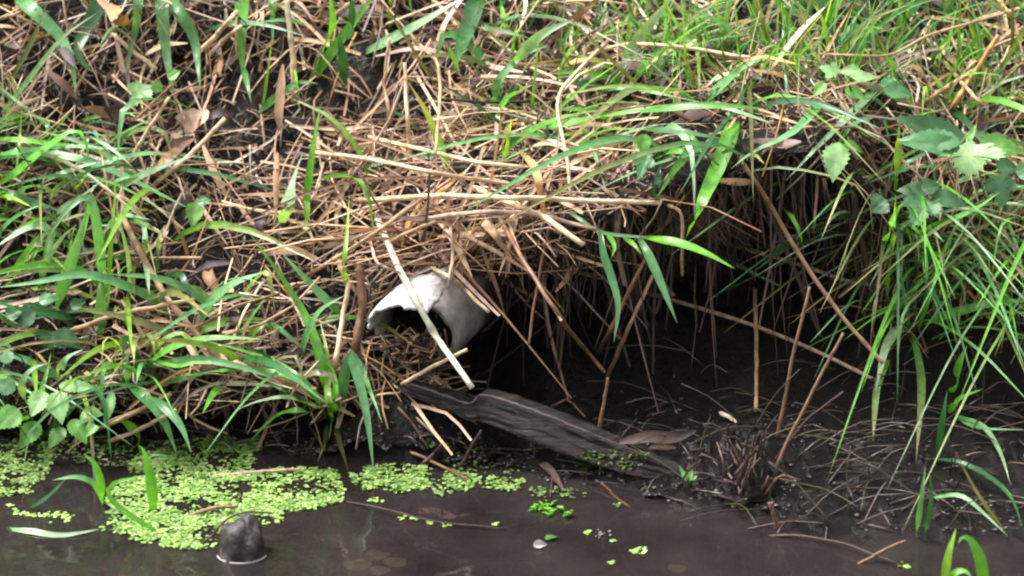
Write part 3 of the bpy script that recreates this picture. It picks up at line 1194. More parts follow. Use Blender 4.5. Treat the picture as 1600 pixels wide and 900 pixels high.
tuft('long pale straight blade slanting up right toward the toothed leaves over the dark undercut',
     [('p', 15, [(1376, 132), (1325, 182), (1275, 232), (1228, 282)], .10)])
tuft('narrow yellow green blade standing upright in front of the broad lobed leaves',
     [('y', 12, [(1398, 312), (1402, 265), (1404, 220), (1405, 188)], .06), ('y', 6, [(1382, 480), (1390, 420), (1396, 360), (1400, 300)], .06)])
tuft('bent pale green blade folded over like a hairpin below the toothed leaves at right',
     [('b', 10, [(1376, 396), (1392, 350), (1408, 318), (1422, 320), (1431, 365)], .08), ('b', 9, [(1432, 362), (1470, 348), (1520, 328), (1562, 300)], .08),
      ('p', 8, [(1430, 362), (1455, 360), (1475, 378)], .08)])
tuft('short drooping leaf curling over the dark hollow left of the hanging dry roots', [('b', 9, [(1218, 318), (1240, 342), (1252, 372), (1257, 405)], .06), ('p', 8, [(1336, 330), (1312, 332), (1296, 346), (1287, 362)], .06)])
tuft('grass clump with pale drooping blades and one white tipped blade reaching level to the right',
     [('b', 12, [(1430, 512), (1470, 495), (1530, 478), (1580, 470), (1620, 472)], .10), ('p', 13, [(1425, 520), (1405, 514), (1385, 540), (1376, 575), (1368, 612)], .10),
      ('k', 11, [(1425, 518), (1434, 555), (1440, 610), (1431, 722)], .09), ('b', 8, [(1436, 512), (1448, 470), (1470, 410), (1487, 360)], .08),
      ('t', 9, [(1380, 500), (1418, 462), (1460, 420), (1482, 402)], .08), ('b', 15, [(1488, 612), (1498, 570), (1511, 540)], .08),
      ('k', 8, [(1390, 560), (1372, 600), (1367, 640), (1364, 690)], .08), ('p', 7, [(1385, 505), (1400, 480), (1425, 462)], .08),
      ('t', 6, [(1420, 520), (1415, 470), (1405, 420)], .06)], .08)
tuft('dark green rush clump with thin blades drooping to the mud at lower right',
     [('d', 8, [(1455, 717), (1500, 722), (1550, 748), (1580, 778), (1600, 830)], .10), ('p', 6, [(1495, 650), (1535, 665), (1562, 705), (1580, 760)], .10),
      ('p', 6, [(1455, 778), (1500, 774), (1535, 800), (1575, 838)], .08), ('t', 7, [(1432, 840), (1438, 790), (1446, 728)], .05),
      ('t', 6, [(1494, 652), (1530, 668), (1600, 672)], .10), ('o', 6, [(1575, 836), (1530, 775), (1492, 705)], .10),
      ('d', 9, [(1465, 720), (1472, 660), (1480, 610)], .06), ('d', 6, [(1445, 840), (1455, 780), (1452, 735)], .05),
      ('b', 8, [(1482, 645), (1500, 622), (1535, 608)], .08)], .08)
tuft('bright young shoot hooking out of the water at the bottom edge',
     [('b', 15, [(1538, 930), (1533, 880), (1520, 848), (1505, 838), (1497, 850)], .03), ('y', 10, [(1474, 925), (1481, 870), (1494, 825)], .02), ('b', 10, [(1480, 925), (1490, 897), (1508, 892), (1520, 905)], .03)], group='shoots standing in the water')
# ---- water's edge, left
tuft('drooping grass shoots standing in the duckweed left of the stone',
     [('t', 8, [(162, 788), (148, 757), (120, 745), (82, 750)], .05), ('b', 11, [(160, 785), (156, 750), (146, 722), (130, 710)], .03),
      ('b', 13, [(240, 800), (236, 752), (226, 708), (216, 695)], .03), ('b', 13, [(216, 697), (208, 672), (194, 660), (176, 655)], .05),
      ('b', 8, [(248, 832), (205, 806), (170, 775), (178, 755), (228, 742)], .05), ('t', 5, [(276, 736), (262, 714), (234, 710)], .04),
      ('d', 6, [(45, 795), (75, 775), (110, 740)], .03)], .04, group='shoots standing in the water')
tuft('two broad teal blades drooping from the bank edge into the duckweed',
     [('t', 14, [(196, 596), (228, 622), (255, 655), (276, 708)], .06), ('t', 11, [(238, 622), (262, 640), (284, 668), (299, 708)], .06)], .06)
tuft('pale hooked blade and thick bright shoot among the broad leaves in the lower left',
     [('b', 12, [(30, 660), (55, 632), (68, 600), (80, 550)], .06), ('p', 10, [(45, 632), (34, 602), (48, 578), (72, 568)], .06), ('p', 10, [(88, 590), (104, 560), (130, 546)], .06),
      ('d', 10, [(60, 690), (95, 655), (120, 630), (150, 625)], .05), ('d', 9, [(-10, 640), (20, 650), (45, 690)], .05)], .06)
tuft('wilted pale blade floating flat on the dark water at the left edge', [('p', 8, [(10, 826), (50, 830), (95, 836), (155, 827)], .0)], group='shoots standing in the water')

# ------------------------------------------------------------------ single straws, stalks and twigs one can point at
GS = 'loose dry stalks on the bank'


def stalk(label, col, wpx, pts, lift=.03, dd=None, name='straw_stalk', cat='straw', end=None, nodes=7, n=28, flat=False, group=GS):
    q = trace(pts, lift, dd, bury=.004, over=lift > .015, stiff=not flat)
    q = [p if i in (0, 10) else p + RT * random.gauss(0, .0005) + UP * random.gauss(0, .0004) for i, p in enumerate(q)]
    c = jit(SC[col], .08)
    r_ = wpx * .0005 * (q[0] - CAM).length / DIST
    mbx = MB()
    c2 = jit(SC[end or col], .08)
    if flat:
        mbx.ribbon(q, wpx * .001, c, c2, facing(q[0], .7), n=18, fold=.35, prof='leaf', twist=random.uniform(-.6, .6))
    else:
        mbx.tube(q, r_, r_ * .8, c, c2, n, 7, nodes, .06)
    return tag(mbx.build(name, M['straw'], None, q[0]), label, cat, group)


stalk('thick bleached straw slanting down across the front of the white pipe', 'white', 11, [(588, 336), (622, 416), (680, 524), (738, 606)], .03, -.30, nodes=20, n=40)
stalk('short bleached straw poking right from the white pipe top', 'pale', 7, [(672, 418), (708, 436), (764, 488)], .05, -.08)
stalk('thin straw pointing up right below the pipe towards the end of the bleached one', 'pale', 7, [(628, 600), (680, 571), (730, 546)], .06, -.06)
stalk('longest level straw lying along the rim above the hollow', 'pale', 9, [(552, 313), (700, 306), (850, 311), (1030, 317)], .04, nodes=9, n=54)
stalk('bent broken end of a stalk hanging off the right end of the level straw', 'tan', 6, [(1030, 317), (1062, 328), (1066, 345), (1066, 430)], .03)
stalk('straight pale straw dropping right onto the rim under the longest level straw', 'pale', 10, [(735, 292), (800, 318), (848, 338), (912, 383)], .04)
stalk('pale straw lying just under the longest level straw and running to the rim', 'pink', 8, [(640, 345), (740, 332), (830, 333), (930, 358)], .03)
stalk('long thin straw sloping gently right across the pale mat above the rim', 'pale', 7, [(488, 238), (560, 246), (690, 272), (800, 288)], .04, nodes=9, n=45)
stalk('straw sloping right from the bare earth above the long thin straw', 'pale', 7, [(572, 213), (650, 232), (740, 252), (818, 262)], .04)
stalk('straw running up right across the mat to the rim above the pipe', 'tan', 7, [(480, 430), (560, 382), (640, 325), (705, 280)], .04, nodes=9, n=45)
stalk('short straw slanting up right just left of the pipe top', 'tan', 6, [(590, 388), (640, 362), (690, 343)], .03)
stalk('long brown stalk hanging down the hollow as the left leg of a V', 'brown', 7, [(775, 330), (822, 415), (885, 510), (945, 582)], .02, -.04, end='brown', nodes=11, n=44)
stalk('stout cane standing in the mud forming the right leg of the V', 'brown', 7, [(948, 592), (975, 530), (1020, 430)], .02, -.08, end='tan', nodes=9)
stalk('slimmer cane leaning beside the stout one in the hollow', 'brown', 7, [(934, 553), (965, 490), (1008, 405)], .02, -.03, end='brown')
stalk('cut dark stem standing on the mud under the foot of the V', 'brown', 6, [(936, 668), (944, 625), (950, 590)], .0, -.02)
stalk('long pinkish runner sagging across the dark hollow to the green clump', 'pink', 7, [(982, 450), (1060, 471), (1170, 506), (1270, 545), (1370, 595)], .0, -.03, name='runner_stem', nodes=10, n=60)
stalk('pale jointed stem from the rim to the green clump crossing a brown stem', 'pale', 7, [(1098, 362), (1160, 388), (1255, 415), (1320, 438), (1378, 448)], .0, .0, name='runner_stem', nodes=10, n=50)
stalk('long brown stem falling diagonally right through the dark undercut', 'brown', 8, [(1142, 225), (1200, 315), (1258, 412), (1312, 492), (1380, 568)], .0, -.03, end='tan', nodes=10, n=50)
stalk('straight pale stem hanging upright in the middle of the dark undercut', 'tan', 7, [(1179, 450), (1182, 540), (1181, 644)], .0, -.0, nodes=12)
stalk('thin stem leaning right that stands in the mud beside the dark root stump', 'brown', 6, [(1214, 684), (1238, 560), (1265, 448)], .0, -.05, end='brown')
stalk('dark stem leaning strongly right behind the root stump', 'brown', 6, [(1205, 745), (1270, 610), (1318, 520)], .0, -.05)
stalk('forked dark twig leaning right out of the root stump', 'dark', 5, [(1210, 720), (1262, 655), (1318, 612)], .0, -.04)
stalk('thin pale stem crossing the hollow up to the rim right of the pipe', 'brown', 5, [(752, 520), (815, 462), (880, 392)], .0, -.05)
stalk('thin shaded stem slanting up right low in the hollow', 'dark', 4, [(748, 588), (800, 550), (862, 500)], .0, -.05)
stalk('withered brown leaf blade hanging from the rim in the hollow', 'brown', 13, [(938, 360), (905, 410), (868, 456)], .0, -.03, end='tan', flat=True, name='dry_leaf', cat='leaf')
stalk('dry brown leaf blade dangling right of the pipe beneath the rim', 'tan', 15, [(752, 340), (772, 365), (800, 404)], .02, -.02, end='brown', flat=True, name='dry_leaf', cat='leaf')
stalk('thin upright stem at the rim hanging into the hollow', 'brown', 5, [(864, 330), (840, 440), (826, 540)], .0, -.03)
stalk('upright pale straw standing on bare earth at top centre', 'pale', 7, [(642, 262), (637, 180), (632, 98)], .03)
stalk('thin straw standing left of the upright pale one on bare earth', 'tan', 6, [(612, 200), (600, 130), (609, 60)], .03)
stalk('cracked pale straw bent over and dropping straight down on the bare earth', 'tan', 6, [(640, 55), (683, 97), (688, 150), (680, 240)], .05)
stalk('kinked bleached straw bent at the level runner and dropping to the rim', 'pale', 6, [(955, 60), (905, 108), (870, 152), (877, 205), (888, 262), (892, 310)], .06)
stalk('long pale straw running right through the green tangle at the top', 'pale', 7, [(892, 98), (940, 78), (985, 68), (1070, 74), (1172, 90)], .06)
stalk('yellow dead stem rising to the right edge through the grass at upper right', 'tan', 5, [(1270, 84), (1385, 88), (1450, 56), (1570, 20)], .07, end='tan', nodes=10, n=40)
stalk('golden straw leaning right across two others on bare soil at upper right', 'gold', 9, [(1482, 178), (1512, 130), (1560, 55)], .05)
stalk('tan straw leaning right under the golden one at upper right', 'tan', 8, [(1440, 162), (1490, 130), (1534, 102)], .04)
stalk('tan straw falling right beneath the golden one at upper right', 'tan', 7, [(1474, 95), (1502, 128), (1536, 165)], .04)
stalk('long dry stalk falling right down the reed litter past the tall grass clump', 'tan', 10, [(188, 330), (212, 380), (262, 468), (318, 535), (372, 592)], .05, nodes=9, n=45)
stalk('long dry stalk rising gently right across the tall grass clump', 'tan', 8, [(96, 522), (180, 492), (240, 480), (304, 468)], .07, nodes=9)
stalk('level straw below the two-leaved seedling', 'tan', 6, [(188, 402), (250, 403), (315, 403)], .04)
stalk('curled brown reed leaf pointing left under the long dry stalk', 'gold', 14, [(270, 505), (228, 535), (178, 556)], .05, end='brown', flat=True, name='dry_leaf', cat='leaf')
stalk('broad pale reed leaf lying up right among the straw above the two-leaved seedling', 'tan', 24, [(232, 275), (262, 245), (305, 215)], .03, end='brown', flat=True, name='dry_leaf', cat='leaf')
stalk('wide dead reed leaf standing upright in the straw right of the hanging bright blade', 'tan', 17, [(435, 205), (437, 160), (442, 100)], .03, end='tan', flat=True, name='dry_leaf', cat='leaf')
stalk('tall pale dead stem standing by the upright dead reed leaf', 'pale', 10, [(460, 160), (458, 90), (448, 0)], .03)
stalk('yellow dead leaf tucked between two green blades in the upper left', 'gold', 27, [(205, 44), (180, 22), (150, -4)], .02, end='tan', flat=True, name='dry_leaf', cat='leaf')
stalk('violet brown dead leaf curled on the dark litter at upper left', 'dark', 32, [(158, 194), (172, 180), (190, 168)], .03, end='dark', flat=True, name='dry_leaf', cat='leaf')
stalk('pinkish faded dead leaf lying beneath the crossing straws left of the bare earth', 'pink', 44, [(275, 205), (298, 190), (325, 172)], .02, end='pink', flat=True, name='dry_leaf', cat='leaf')
stalk('crumpled pale leaf tip hanging by the level straw below the seedling', 'pale', 12, [(262, 352), (248, 375), (228, 394)], .04, end='white', flat=True, name='dry_leaf', cat='leaf')
stalk('reed leaf hanging over the rim at the right of the pale straw mat', 'tan', 17, [(812, 232), (835, 262), (846, 310), (850, 350)], .05, end='gold', flat=True, name='dry_leaf', cat='leaf')
stalk('wide pale reed leaf in the litter just above the low grass tussock', 'pink', 22, [(308, 536), (350, 562), (405, 580)], .05, end='tan', flat=True, name='dry_leaf', cat='leaf')
stalk('dead leaf curled like a boat on the mud behind the plank', 'umber', 19, [(968, 692), (1010, 682), (1050, 684), (1088, 672)], .01, end='black', flat=True, name='dry_leaf', cat='leaf')
stalk('small pale boat shaped leaf on the mud at the end of the plank', 'umber', 10, [(1014, 699), (1032, 697), (1056, 700)], .01, end='brown', flat=True, name='dry_leaf', cat='leaf')
stalk('short twig lying on duckweed that points up right before the plank', 'umber', 6, [(658, 728), (675, 712), (690, 695)], .03, 0, name='twig', cat='twig')
stalk('straight stick leaning on the plank above the duckweed', 'umber', 6, [(718, 732), (735, 700), (752, 672)], .02, -.02, name='twig', cat='twig')
stalk('stick lying level from the duckweed toward the reddish leaf', 'brown', 5, [(640, 706), (690, 728), (735, 752)], .02, 0, name='twig', cat='twig')
stalk('reddish wet leaf stuck on the mud under the plank', 'umber', 13, [(838, 716), (860, 735), (882, 768)], .01, end='dark', flat=True, name='dry_leaf', cat='leaf')
stalk('thin pale twig standing in shallow water below the plank', 'brown', 4, [(985, 795), (960, 775), (940, 755)], .01, 0, name='twig', cat='twig')
stalk('white peg lying at the top of the dark root stump', 'white', 8, [(1126, 646), (1140, 652), (1152, 660)], .02, 0, name='twig', cat='twig', nodes=0)
stalk('thin brown root stem crossing the mud bank at the water in the lower right', 'umber', 4, [(1200, 838), (1260, 838), (1320, 850), (1370, 868), (1410, 884)], .012, 0, name='twig', cat='twig')
stalk('reddish short stem standing by the root stem at the water', 'brown', 7, [(1214, 828), (1208, 800), (1202, 785)], .01, -.02, name='twig', cat='twig')
stalk('thin brown twig sloping up from the root stem in the lower right', 'brown', 5, [(1340, 882), (1390, 855), (1415, 845)], .01, 0, name='twig', cat='twig')
stalk('bent thin dark twig reaching from the duckweed to the top of the stone', 'dark', 4, [(312, 852), (332, 836), (352, 812), (380, 800), (425, 802)], .02, 0, name='twig', cat='twig', nodes=0)
stalk('brown stick floating among the duckweed behind the stone', 'brown', 7, [(292, 808), (330, 795), (372, 790)], .01, 0, name='twig', cat='twig')
stalk('pale stick lying along the far edge of the duckweed', 'pink', 6, [(330, 745), (390, 738), (470, 733)], .01, 0, name='twig', cat='twig')
stalk('thin dark line of twig floating on open water in the middle', 'dark', 3, [(540, 784), (600, 795), (680, 815), (790, 826)], .002, 0, name='twig', cat='twig', nodes=0)
stalk('kinked pale twig lying on the mud behind the plank', 'brown', 4, [(862, 635), (886, 624), (900, 636), (915, 652)], .01, 0, name='twig', cat='twig')
stalk('thin straw lying on the leaf mould at left below the lobed seedling', 'pale', 6, [(196, 262), (228, 208), (265, 152)], .05)
stalk('long straw sloping up right toward the pink faded leaf', 'pale', 8, [(240, 290), (300, 240), (352, 185)], .05)
stalk('straw crossing the dead stems at the far upper left', 'tan', 6, [(0, 30), (30, 20), (70, -5)], .04)
stalk('straw leaning left on the leaf mould under the hanging teal blades', 'pale', 8, [(172, 48), (205, 78), (245, 108)], .05)
stalk('long straw leaning right below the teal bowed blade', 'pale', 8, [(312, 82), (338, 55), (370, 18)], .05)
stalk('second long straw leaning right beside the hanging bright blade', 'pale', 7, [(322, 92), (350, 62), (378, 40)], .05)
stalk('dry stem hanging over the bank foot above the water at left', 'tan', 8, [(150, 672), (200, 650), (268, 615)], .04)
stalk('pale stem lying beneath the dry stem at the bank foot', 'pale', 7, [(170, 690), (225, 668), (275, 640)], .04)
stalk('leaning bleached stem standing left of the pipe mouth', 'pale', 9, [(520, 600), (530, 530), (546, 440)], .05)
stalk('brown weathered root standing at the left jamb of the pipe', 'brown', 15, [(552, 560), (566, 480), (562, 400)], .03, end='brown', name='dead_root', cat='root')
stalk('curved thin stem hooking over the white pipe from the left', 'pink', 5, [(578, 372), (588, 410), (620, 424), (650, 430)], .04)
stalk('reddish curved stem hanging down onto the pipe from the rim', 'pink', 6, [(702, 345), (708, 390), (702, 440)], .03, -.03)


# ------------------------------------------------------------------ broad leaved plants
def ovate(L, W, teeth=9, depth_=.10):
    out = []
    N2 = 17
    for i in range(N2 + 1):
        u = i / N2
        k = math.sin(math.pi * u ** .72) ** .95 * (1 - .25 * u)
        tt = 1 + depth_ * (1 if i % 2 else -1) * (0 < i < N2)
        out.append((L * u, W * .5 * k * tt))
    back = [(x_, -y_) for x_, y_ in out[1:-1]][::-1]
    return out + back


def lobed(L, W, lobes=((0, 1.), (58, .78), (-58, .78), (112, .45), (-112, .45))):
    out = []
    for i in range(-46, 47):
        a = R(i * 3.3)
        r_ = .26
        for (c_, h) in lobes:
            da = abs(math.degrees(a) - c_)
            r_ = max(r_, h * max(0, 1 - (da / 46) ** 1.25 * .62))
        r_ *= 1 + .10 * (1 if i % 3 == 0 else -.5)
        out.append((L * (.22 + .78 * r_ * math.cos(a)) if abs(i) < 40 else L * (.22 + .6 * r_ * math.cos(a)), W * .62 * r_ * math.sin(a)))
    return out


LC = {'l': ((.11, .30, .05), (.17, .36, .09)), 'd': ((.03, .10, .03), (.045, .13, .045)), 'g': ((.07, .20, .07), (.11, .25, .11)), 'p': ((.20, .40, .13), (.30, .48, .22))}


def plant(label, leaves, stems, group='broad leaved plants on the bank', name='leafy_plant', cat='plant', root=None):
    """leaves: (kind, colour, base px, tip px, width px, lift, up-tilt)"""
    o0 = at(*(root or stems[0][0]))
    e = empty(name, o0, label, cat, group)
    for st in stems:
        q = trace(st, .05)
        mbx = MB()
        mbx.tube(q, .0022, .0015, jit((.10, .17, .04)), jit((.12, .2, .05)), 12, 5)
        mbx.build('stem', M['leaf'], e, o0)
    for (kind, c, bp, tp_, wpx, lift, tilt) in leaves:
        d = min(depth_over(*bp), depth_over(*tp_), depth_over((bp[0] + tp_[0]) / 2, (bp[1] + tp_[1]) / 2)) - lift * .9
        B, T = pix(*bp, d), pix(*tp_, d - tilt)
        L = (T - B).length
        W = wpx * .001 * d / DIST
        out = ovate(L, W) if kind == 'o' else lobed(L, W)
        c0, c1 = LC[c]
        mbx = MB()
        N_ = ((CAM - B).normalized() * .75 + Z3 * .6 + Vector((random.uniform(-.3, .3), 0, 0))).normalized()
        mbx.leaf(B, T - B, N_, out, L * .42, jit(c0, .1), jit(c1, .1), fold=random.uniform(.1, .35), droop=random.uniform(.05, .3), wav=.05)
        mbx.build('leaf', M['leaf'], e, o0)
    return e


plant('large lobed toothed leaves spreading over the dark undercut near the right edge',
      [('l', 'p', (1522, 222), (1510, 268), 130, .10, .03), ('l', 'p', (1526, 218), (1450, 226), 44, .10, .0), ('o', 'l', (1530, 226), (1606, 230), 44, .10, .0),
       ('o', 'd', (1510, 222), (1395, 180), 52, .06, .0), ('o', 'g', (1500, 225), (1408, 205), 44, .07, .0), ('o', 'g', (1500, 232), (1412, 213), 40, .08, .02),
       ('o', 'l', (1514, 222), (1524, 192), 12, .11, .0),
       ('l', 'g', (1560, 268), (1568, 318), 62, .08, .03), ('o', 'd', (1556, 262), (1595, 258), 40, .06, .0), ('o', 'g', (1590, 275), (1618, 262), 40, .06, .0)],
      [[(1545, 330), (1530, 270), (1522, 222)], [(1545, 330), (1575, 285), (1590, 262)]])
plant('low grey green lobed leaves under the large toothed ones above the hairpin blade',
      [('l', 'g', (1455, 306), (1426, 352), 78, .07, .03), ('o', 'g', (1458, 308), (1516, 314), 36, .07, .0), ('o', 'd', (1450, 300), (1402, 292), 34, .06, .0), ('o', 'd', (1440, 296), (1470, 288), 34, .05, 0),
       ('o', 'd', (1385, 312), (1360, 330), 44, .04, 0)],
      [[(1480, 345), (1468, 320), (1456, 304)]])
plant('pale heart shaped leaf with a side leaf over the dark undercut',
      [('o', 'p', (1310, 222), (1300, 280), 46, .07, .02), ('o', 'l', (1318, 222), (1352, 235), 18, .07, .0)], [[(1330, 205), (1320, 212), (1310, 224)]])
plant('bright small leaved seedlings crowding the lip among grass at upper right',
      [('l', 'p', (1310, 118), (1282, 102), 40, .07, 0), ('o', 'p', (1330, 120), (1372, 118), 24, .08, 0), ('o', 'l', (1320, 140), (1356, 150), 30, .06, 0), ('o', 'g', (1380, 140), (1428, 148), 30, .06, 0),
       ('o', 'l', (1325, 40), (1350, 62), 26, .08, .01), ('o', 'l', (1290, 130), (1270, 150), 24, .06, 0), ('o', 'g', (1375, 130), (1410, 132), 26, .07, 0), ('o', 'p', (1345, 112), (1310, 108), 26, .08, 0)],
      [[(1335, 190), (1332, 150), (1322, 118)], [(1335, 190), (1370, 150), (1385, 138)]])
plant('single pale lobed seedling leaf on dark mould in the upper left',
      [('l', 'p', (226, 128), (208, 164), 52, .05, .02), ('o', 'l', (236, 132), (256, 142), 24, .05, 0), ('o', 'l', (262, 122), (282, 110), 22, .04, 0)], [[(238, 160), (234, 145), (228, 130)]])
plant('two-leaved green seedling in the straw left of the wide pale blade', [('o', 'l', (306, 316), (300, 354), 32, .05, .02), ('o', 'g', (308, 316), (330, 312), 20, .05, 0)], [[(318, 338), (312, 326), (307, 314)]])
plant('grey green leaf half hidden behind the forked thin grass stem at the rim',
      [('l', 'g', (1012, 238), (998, 276), 42, .05, .02), ('o', 'l', (1010, 210), (1000, 240), 26, .05, 0)], [[(1020, 215), (1016, 226), (1012, 238)]])
plant('bushy broad leaved herb with pale pointed leaves at the lower left bank foot',
      [('o', 'p', (92, 604), (152, 602), 26, .09, .0), ('o', 'p', (88, 612), (96, 660), 40, .09, .03), ('o', 'p', (62, 628), (52, 622), 16, .08, 0), ('o', 'l', (30, 640), (-8, 668), 46, .09, .02), ('o', 'l', (126, 650), (160, 646), 36, .07, .02),
       ('o', 'l', (112, 655), (136, 692), 34, .07, .02), ('o', 'p', (70, 612), (48, 650), 40, .07, .02), ('o', 'l', (150, 664), (134, 680), 22, .07, .02), ('o', 'p', (176, 612), (163, 668), 18, .08, .02), ('o', 'g', (24, 610), (-10, 596), 36, .07, 0),
       ('o', 'l', (60, 660), (30, 700), 36, .06, .02), ('o', 'l', (100, 668), (74, 700), 30, .06, .02)],
      [[(90, 700), (86, 655), (90, 606)], [(70, 690), (50, 655), (34, 636)], [(110, 700), (125, 672), (134, 650)]])
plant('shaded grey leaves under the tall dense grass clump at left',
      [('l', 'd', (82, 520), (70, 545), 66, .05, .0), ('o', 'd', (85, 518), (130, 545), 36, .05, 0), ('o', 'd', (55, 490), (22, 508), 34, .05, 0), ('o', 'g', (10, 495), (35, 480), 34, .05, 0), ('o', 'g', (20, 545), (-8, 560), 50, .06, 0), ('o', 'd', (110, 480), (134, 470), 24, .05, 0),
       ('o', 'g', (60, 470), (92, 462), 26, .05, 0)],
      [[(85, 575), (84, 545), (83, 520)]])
plant('small green sprout on the mud at the right end of the plank', [('o', 'l', (1074, 752), (1062, 728), 9, .03, 0), ('o', 'l', (1076, 752), (1082, 732), 9, .03, 0), ('o', 'p', (1078, 750), (1090, 742), 8, .03, 0)], [[(1078, 758), (1076, 752), (1074, 746)]])

# ------------------------------------------------------------------ duckweed and mud
def inside(poly, px, py):
    r_ = False
    for (x0, y0), (x1, y1) in zip(poly, poly[1:] + poly[:1]):
        if (y0 > py) != (y1 > py) and px < (x1 - x0) * (py - y0) / (y1 - y0) + x0:
            r_ = not r_
    return r_


WC = [(.24, .40, .07), (.30, .45, .11), (.17, .33, .045), (.36, .48, .17), (.11, .24, .04)]


def mat_of_weed(poly, label, count, dens=None, tint=1., name='duckweed'):
    x0, x1 = min(p[0] for p in poly), max(p[0] for p in poly)
    y0, y1 = min(p[1] for p in poly), max(p[1] for p in poly)
    mbx = MB()
    made = tries = 0
    while made < count and tries < count * 40:
        tries += 1
        px, py = random.uniform(x0, x1), random.uniform(y0, y1)
        wob = Vector((px * .03, py * .06, 2))
        qx, qy = px + 9 * noise.noise(wob), py + 5 * noise.noise(wob + Vector((9, 3, 1)))
        if not inside(poly, qx, qy):
            continue
        if dens and random.random() > dens(px, py):
            continue
        d = depth(px, py)
        p = pix(px, py, d) + Z3 * random.uniform(.0015, .005)
        made += 1
        c = jit(tuple(a * tint for a in random.choice(WC)), .2)
        nr = Vector((random.gauss(0, .22), random.gauss(-.08, .22), 1)).normalized()
        for k in range(random.choice((1, 2, 2, 3))):
            r_ = random.uniform(.0017, .0032)
            off = Vector((random.uniform(-1, 1), random.uniform(-1, 1), 0)).normalized() * r_ * (1.3 if k else 0)
            mbx.disc(p + off, r_, nr, c, 7, random.uniform(.7, .95))
    return tag(mbx.build(name, M['weed']), label, 'duckweed', kind='stuff')


def gap(s, lo=.1, gain=2.4, base=.75, seed=0):
    return lambda px, py: max(lo, min(1, base + gain * noise.fractal(Vector((px * s, py * s * 1.8, seed)), .8, 2.2, 3)))


mat_of_weed([(158, 826), (172, 800), (165, 782), (200, 752), (250, 742), (300, 742), (400, 737), (452, 732), (520, 738), (541, 760), (536, 786), (470, 798), (442, 806), (446, 818), (400, 822), (345, 832), (336, 860), (280, 860), (215, 850)],
            'large bright mat of duckweed floating around the back of the stone', 4700, gap(.02))
mat_of_weed([(200, 742), (215, 700), (300, 684), (410, 684), (404, 712), (390, 735), (300, 741)], 'darker scattered duckweed stranded on the mud behind the large mat', 1500, gap(.025, .12, 2.6, .65), .7)
mat_of_weed([(-30, 700), (40, 690), (92, 700), (75, 740), (45, 772), (-30, 780)], 'yellowish duckweed patch in the lower left corner by the bushy herb', 950, gap(.03), .85)
mat_of_weed([(545, 738), (600, 728), (660, 728), (722, 742), (800, 748), (832, 756), (800, 768), (728, 770), (690, 776), (640, 770), (560, 766)], 'long strip of duckweed along the mud below the plank', 950, gap(.03, .05, 2.8, .6), .85)
mat_of_weed([(655, 690), (740, 688), (800, 715), (830, 745), (720, 742), (690, 715)], 'thin duckweed dotted on the wet mud under the plank', 90, None, .35)
mat_of_weed([(890, 715), (960, 705), (1010, 712), (1000, 730), (930, 745), (905, 740)], 'dark moss and weed stuck on the lower face of the plank', 130, None, .28, 'moss')
mat_of_weed([(60, 690), (150, 680), (210, 690), (200, 735), (120, 725), (80, 715)], 'shaded small weeds under the bushy herb', 260, None, .45, 'ground_weed')
mat_of_weed([(820, 765), (880, 762), (930, 775), (890, 785), (830, 780)], 'sparse weed specks at the water edge below the moss on the plank', 40, None, .45)
GR = 'small floating duckweed rafts'


def raft(label, spots, tint=1.1):
    mbx = MB()
    o0 = at(*spots[0][:2])
    for (px, py, k, s) in spots:
        for _ in range(k):
            qx, qy = px + random.gauss(0, s), py + random.gauss(0, s * .35)
            p = pix(qx, qy, depth(qx, qy)) + Z3 * random.uniform(.001, .003)
            mbx.disc(p, random.uniform(.0022, .004), Vector((random.gauss(0, .15), random.gauss(0, .15), 1)).normalized(), jit(tuple(a * tint for a in random.choice(WC[:4])), .15), 7)
    return tag(mbx.build('duckweed_raft', M['weed'], None, o0), label, 'duckweed', GR)


raft('pale duckweed raft on dark water between the two left mats', [(92, 808, 30, 9), (104, 814, 10, 4)], 1.5)
raft('short row of duckweed specks trailing left of the pale raft', [(60, 806, 9, 5), (45, 807, 6, 4), (32, 804, 8, 4), (24, 798, 7, 4), (16, 791, 6, 3)], 1.5)
raft('little clot of duckweed just off the tip of the large mat', [(586, 783, 16, 6)])
raft('row of duckweed specks strung along the floating dark twig', [(632, 810, 8, 5), (648, 812, 6, 5), (672, 818, 6, 4), (698, 821, 6, 4), (772, 823, 4, 4)], 1.5)
raft('small star of duckweed near the bottom edge right of the white scrap', [(995, 863, 16, 7), (1006, 858, 8, 5)], 1.2)
raft('lone duckweed clump at the bottom edge left of the star', [(957, 880, 10, 3.5)], 1.1)
raft('tiny duckweed clot at the tip of the standing pale twig', [(966, 789, 8, 4)], .9)
raft('pale duckweed speck near the beige bubble cluster', [(918, 834, 7, 4), (958, 847, 5, 2)], 1.3)
raft('green duckweed clump at the foot of the rushes in the lower right', [(1413, 886, 14, 5)], 1.0)

wt = empty('water_starwort', at(860, 800), 'bright green leafy water weed floating in front of the plank', 'water plant')
for (cx, cy) in ((846, 800), (858, 792), (872, 800), (884, 806), (862, 806), (836, 797)):
    mbx = MB()
    for _ in range(9):
        bp = at(cx + random.gauss(0, 4), cy + random.gauss(0, 2)) + Z3 * random.uniform(.001, .006)
        d = Vector((random.uniform(-1, 1), random.uniform(-1, 1), random.uniform(.1, .8)))
        mbx.leaf(bp, d, (Z3 + jitp(Vector(), .4)).normalized(), ovate(random.uniform(.008, .013), random.uniform(.005, .008), depth_=.0), .005, jit((.13, .36, .02), .15), jit((.17, .42, .03), .15), wav=.02)
    mbx.build('rosette', M['leaf'], wt, wt.location.copy())

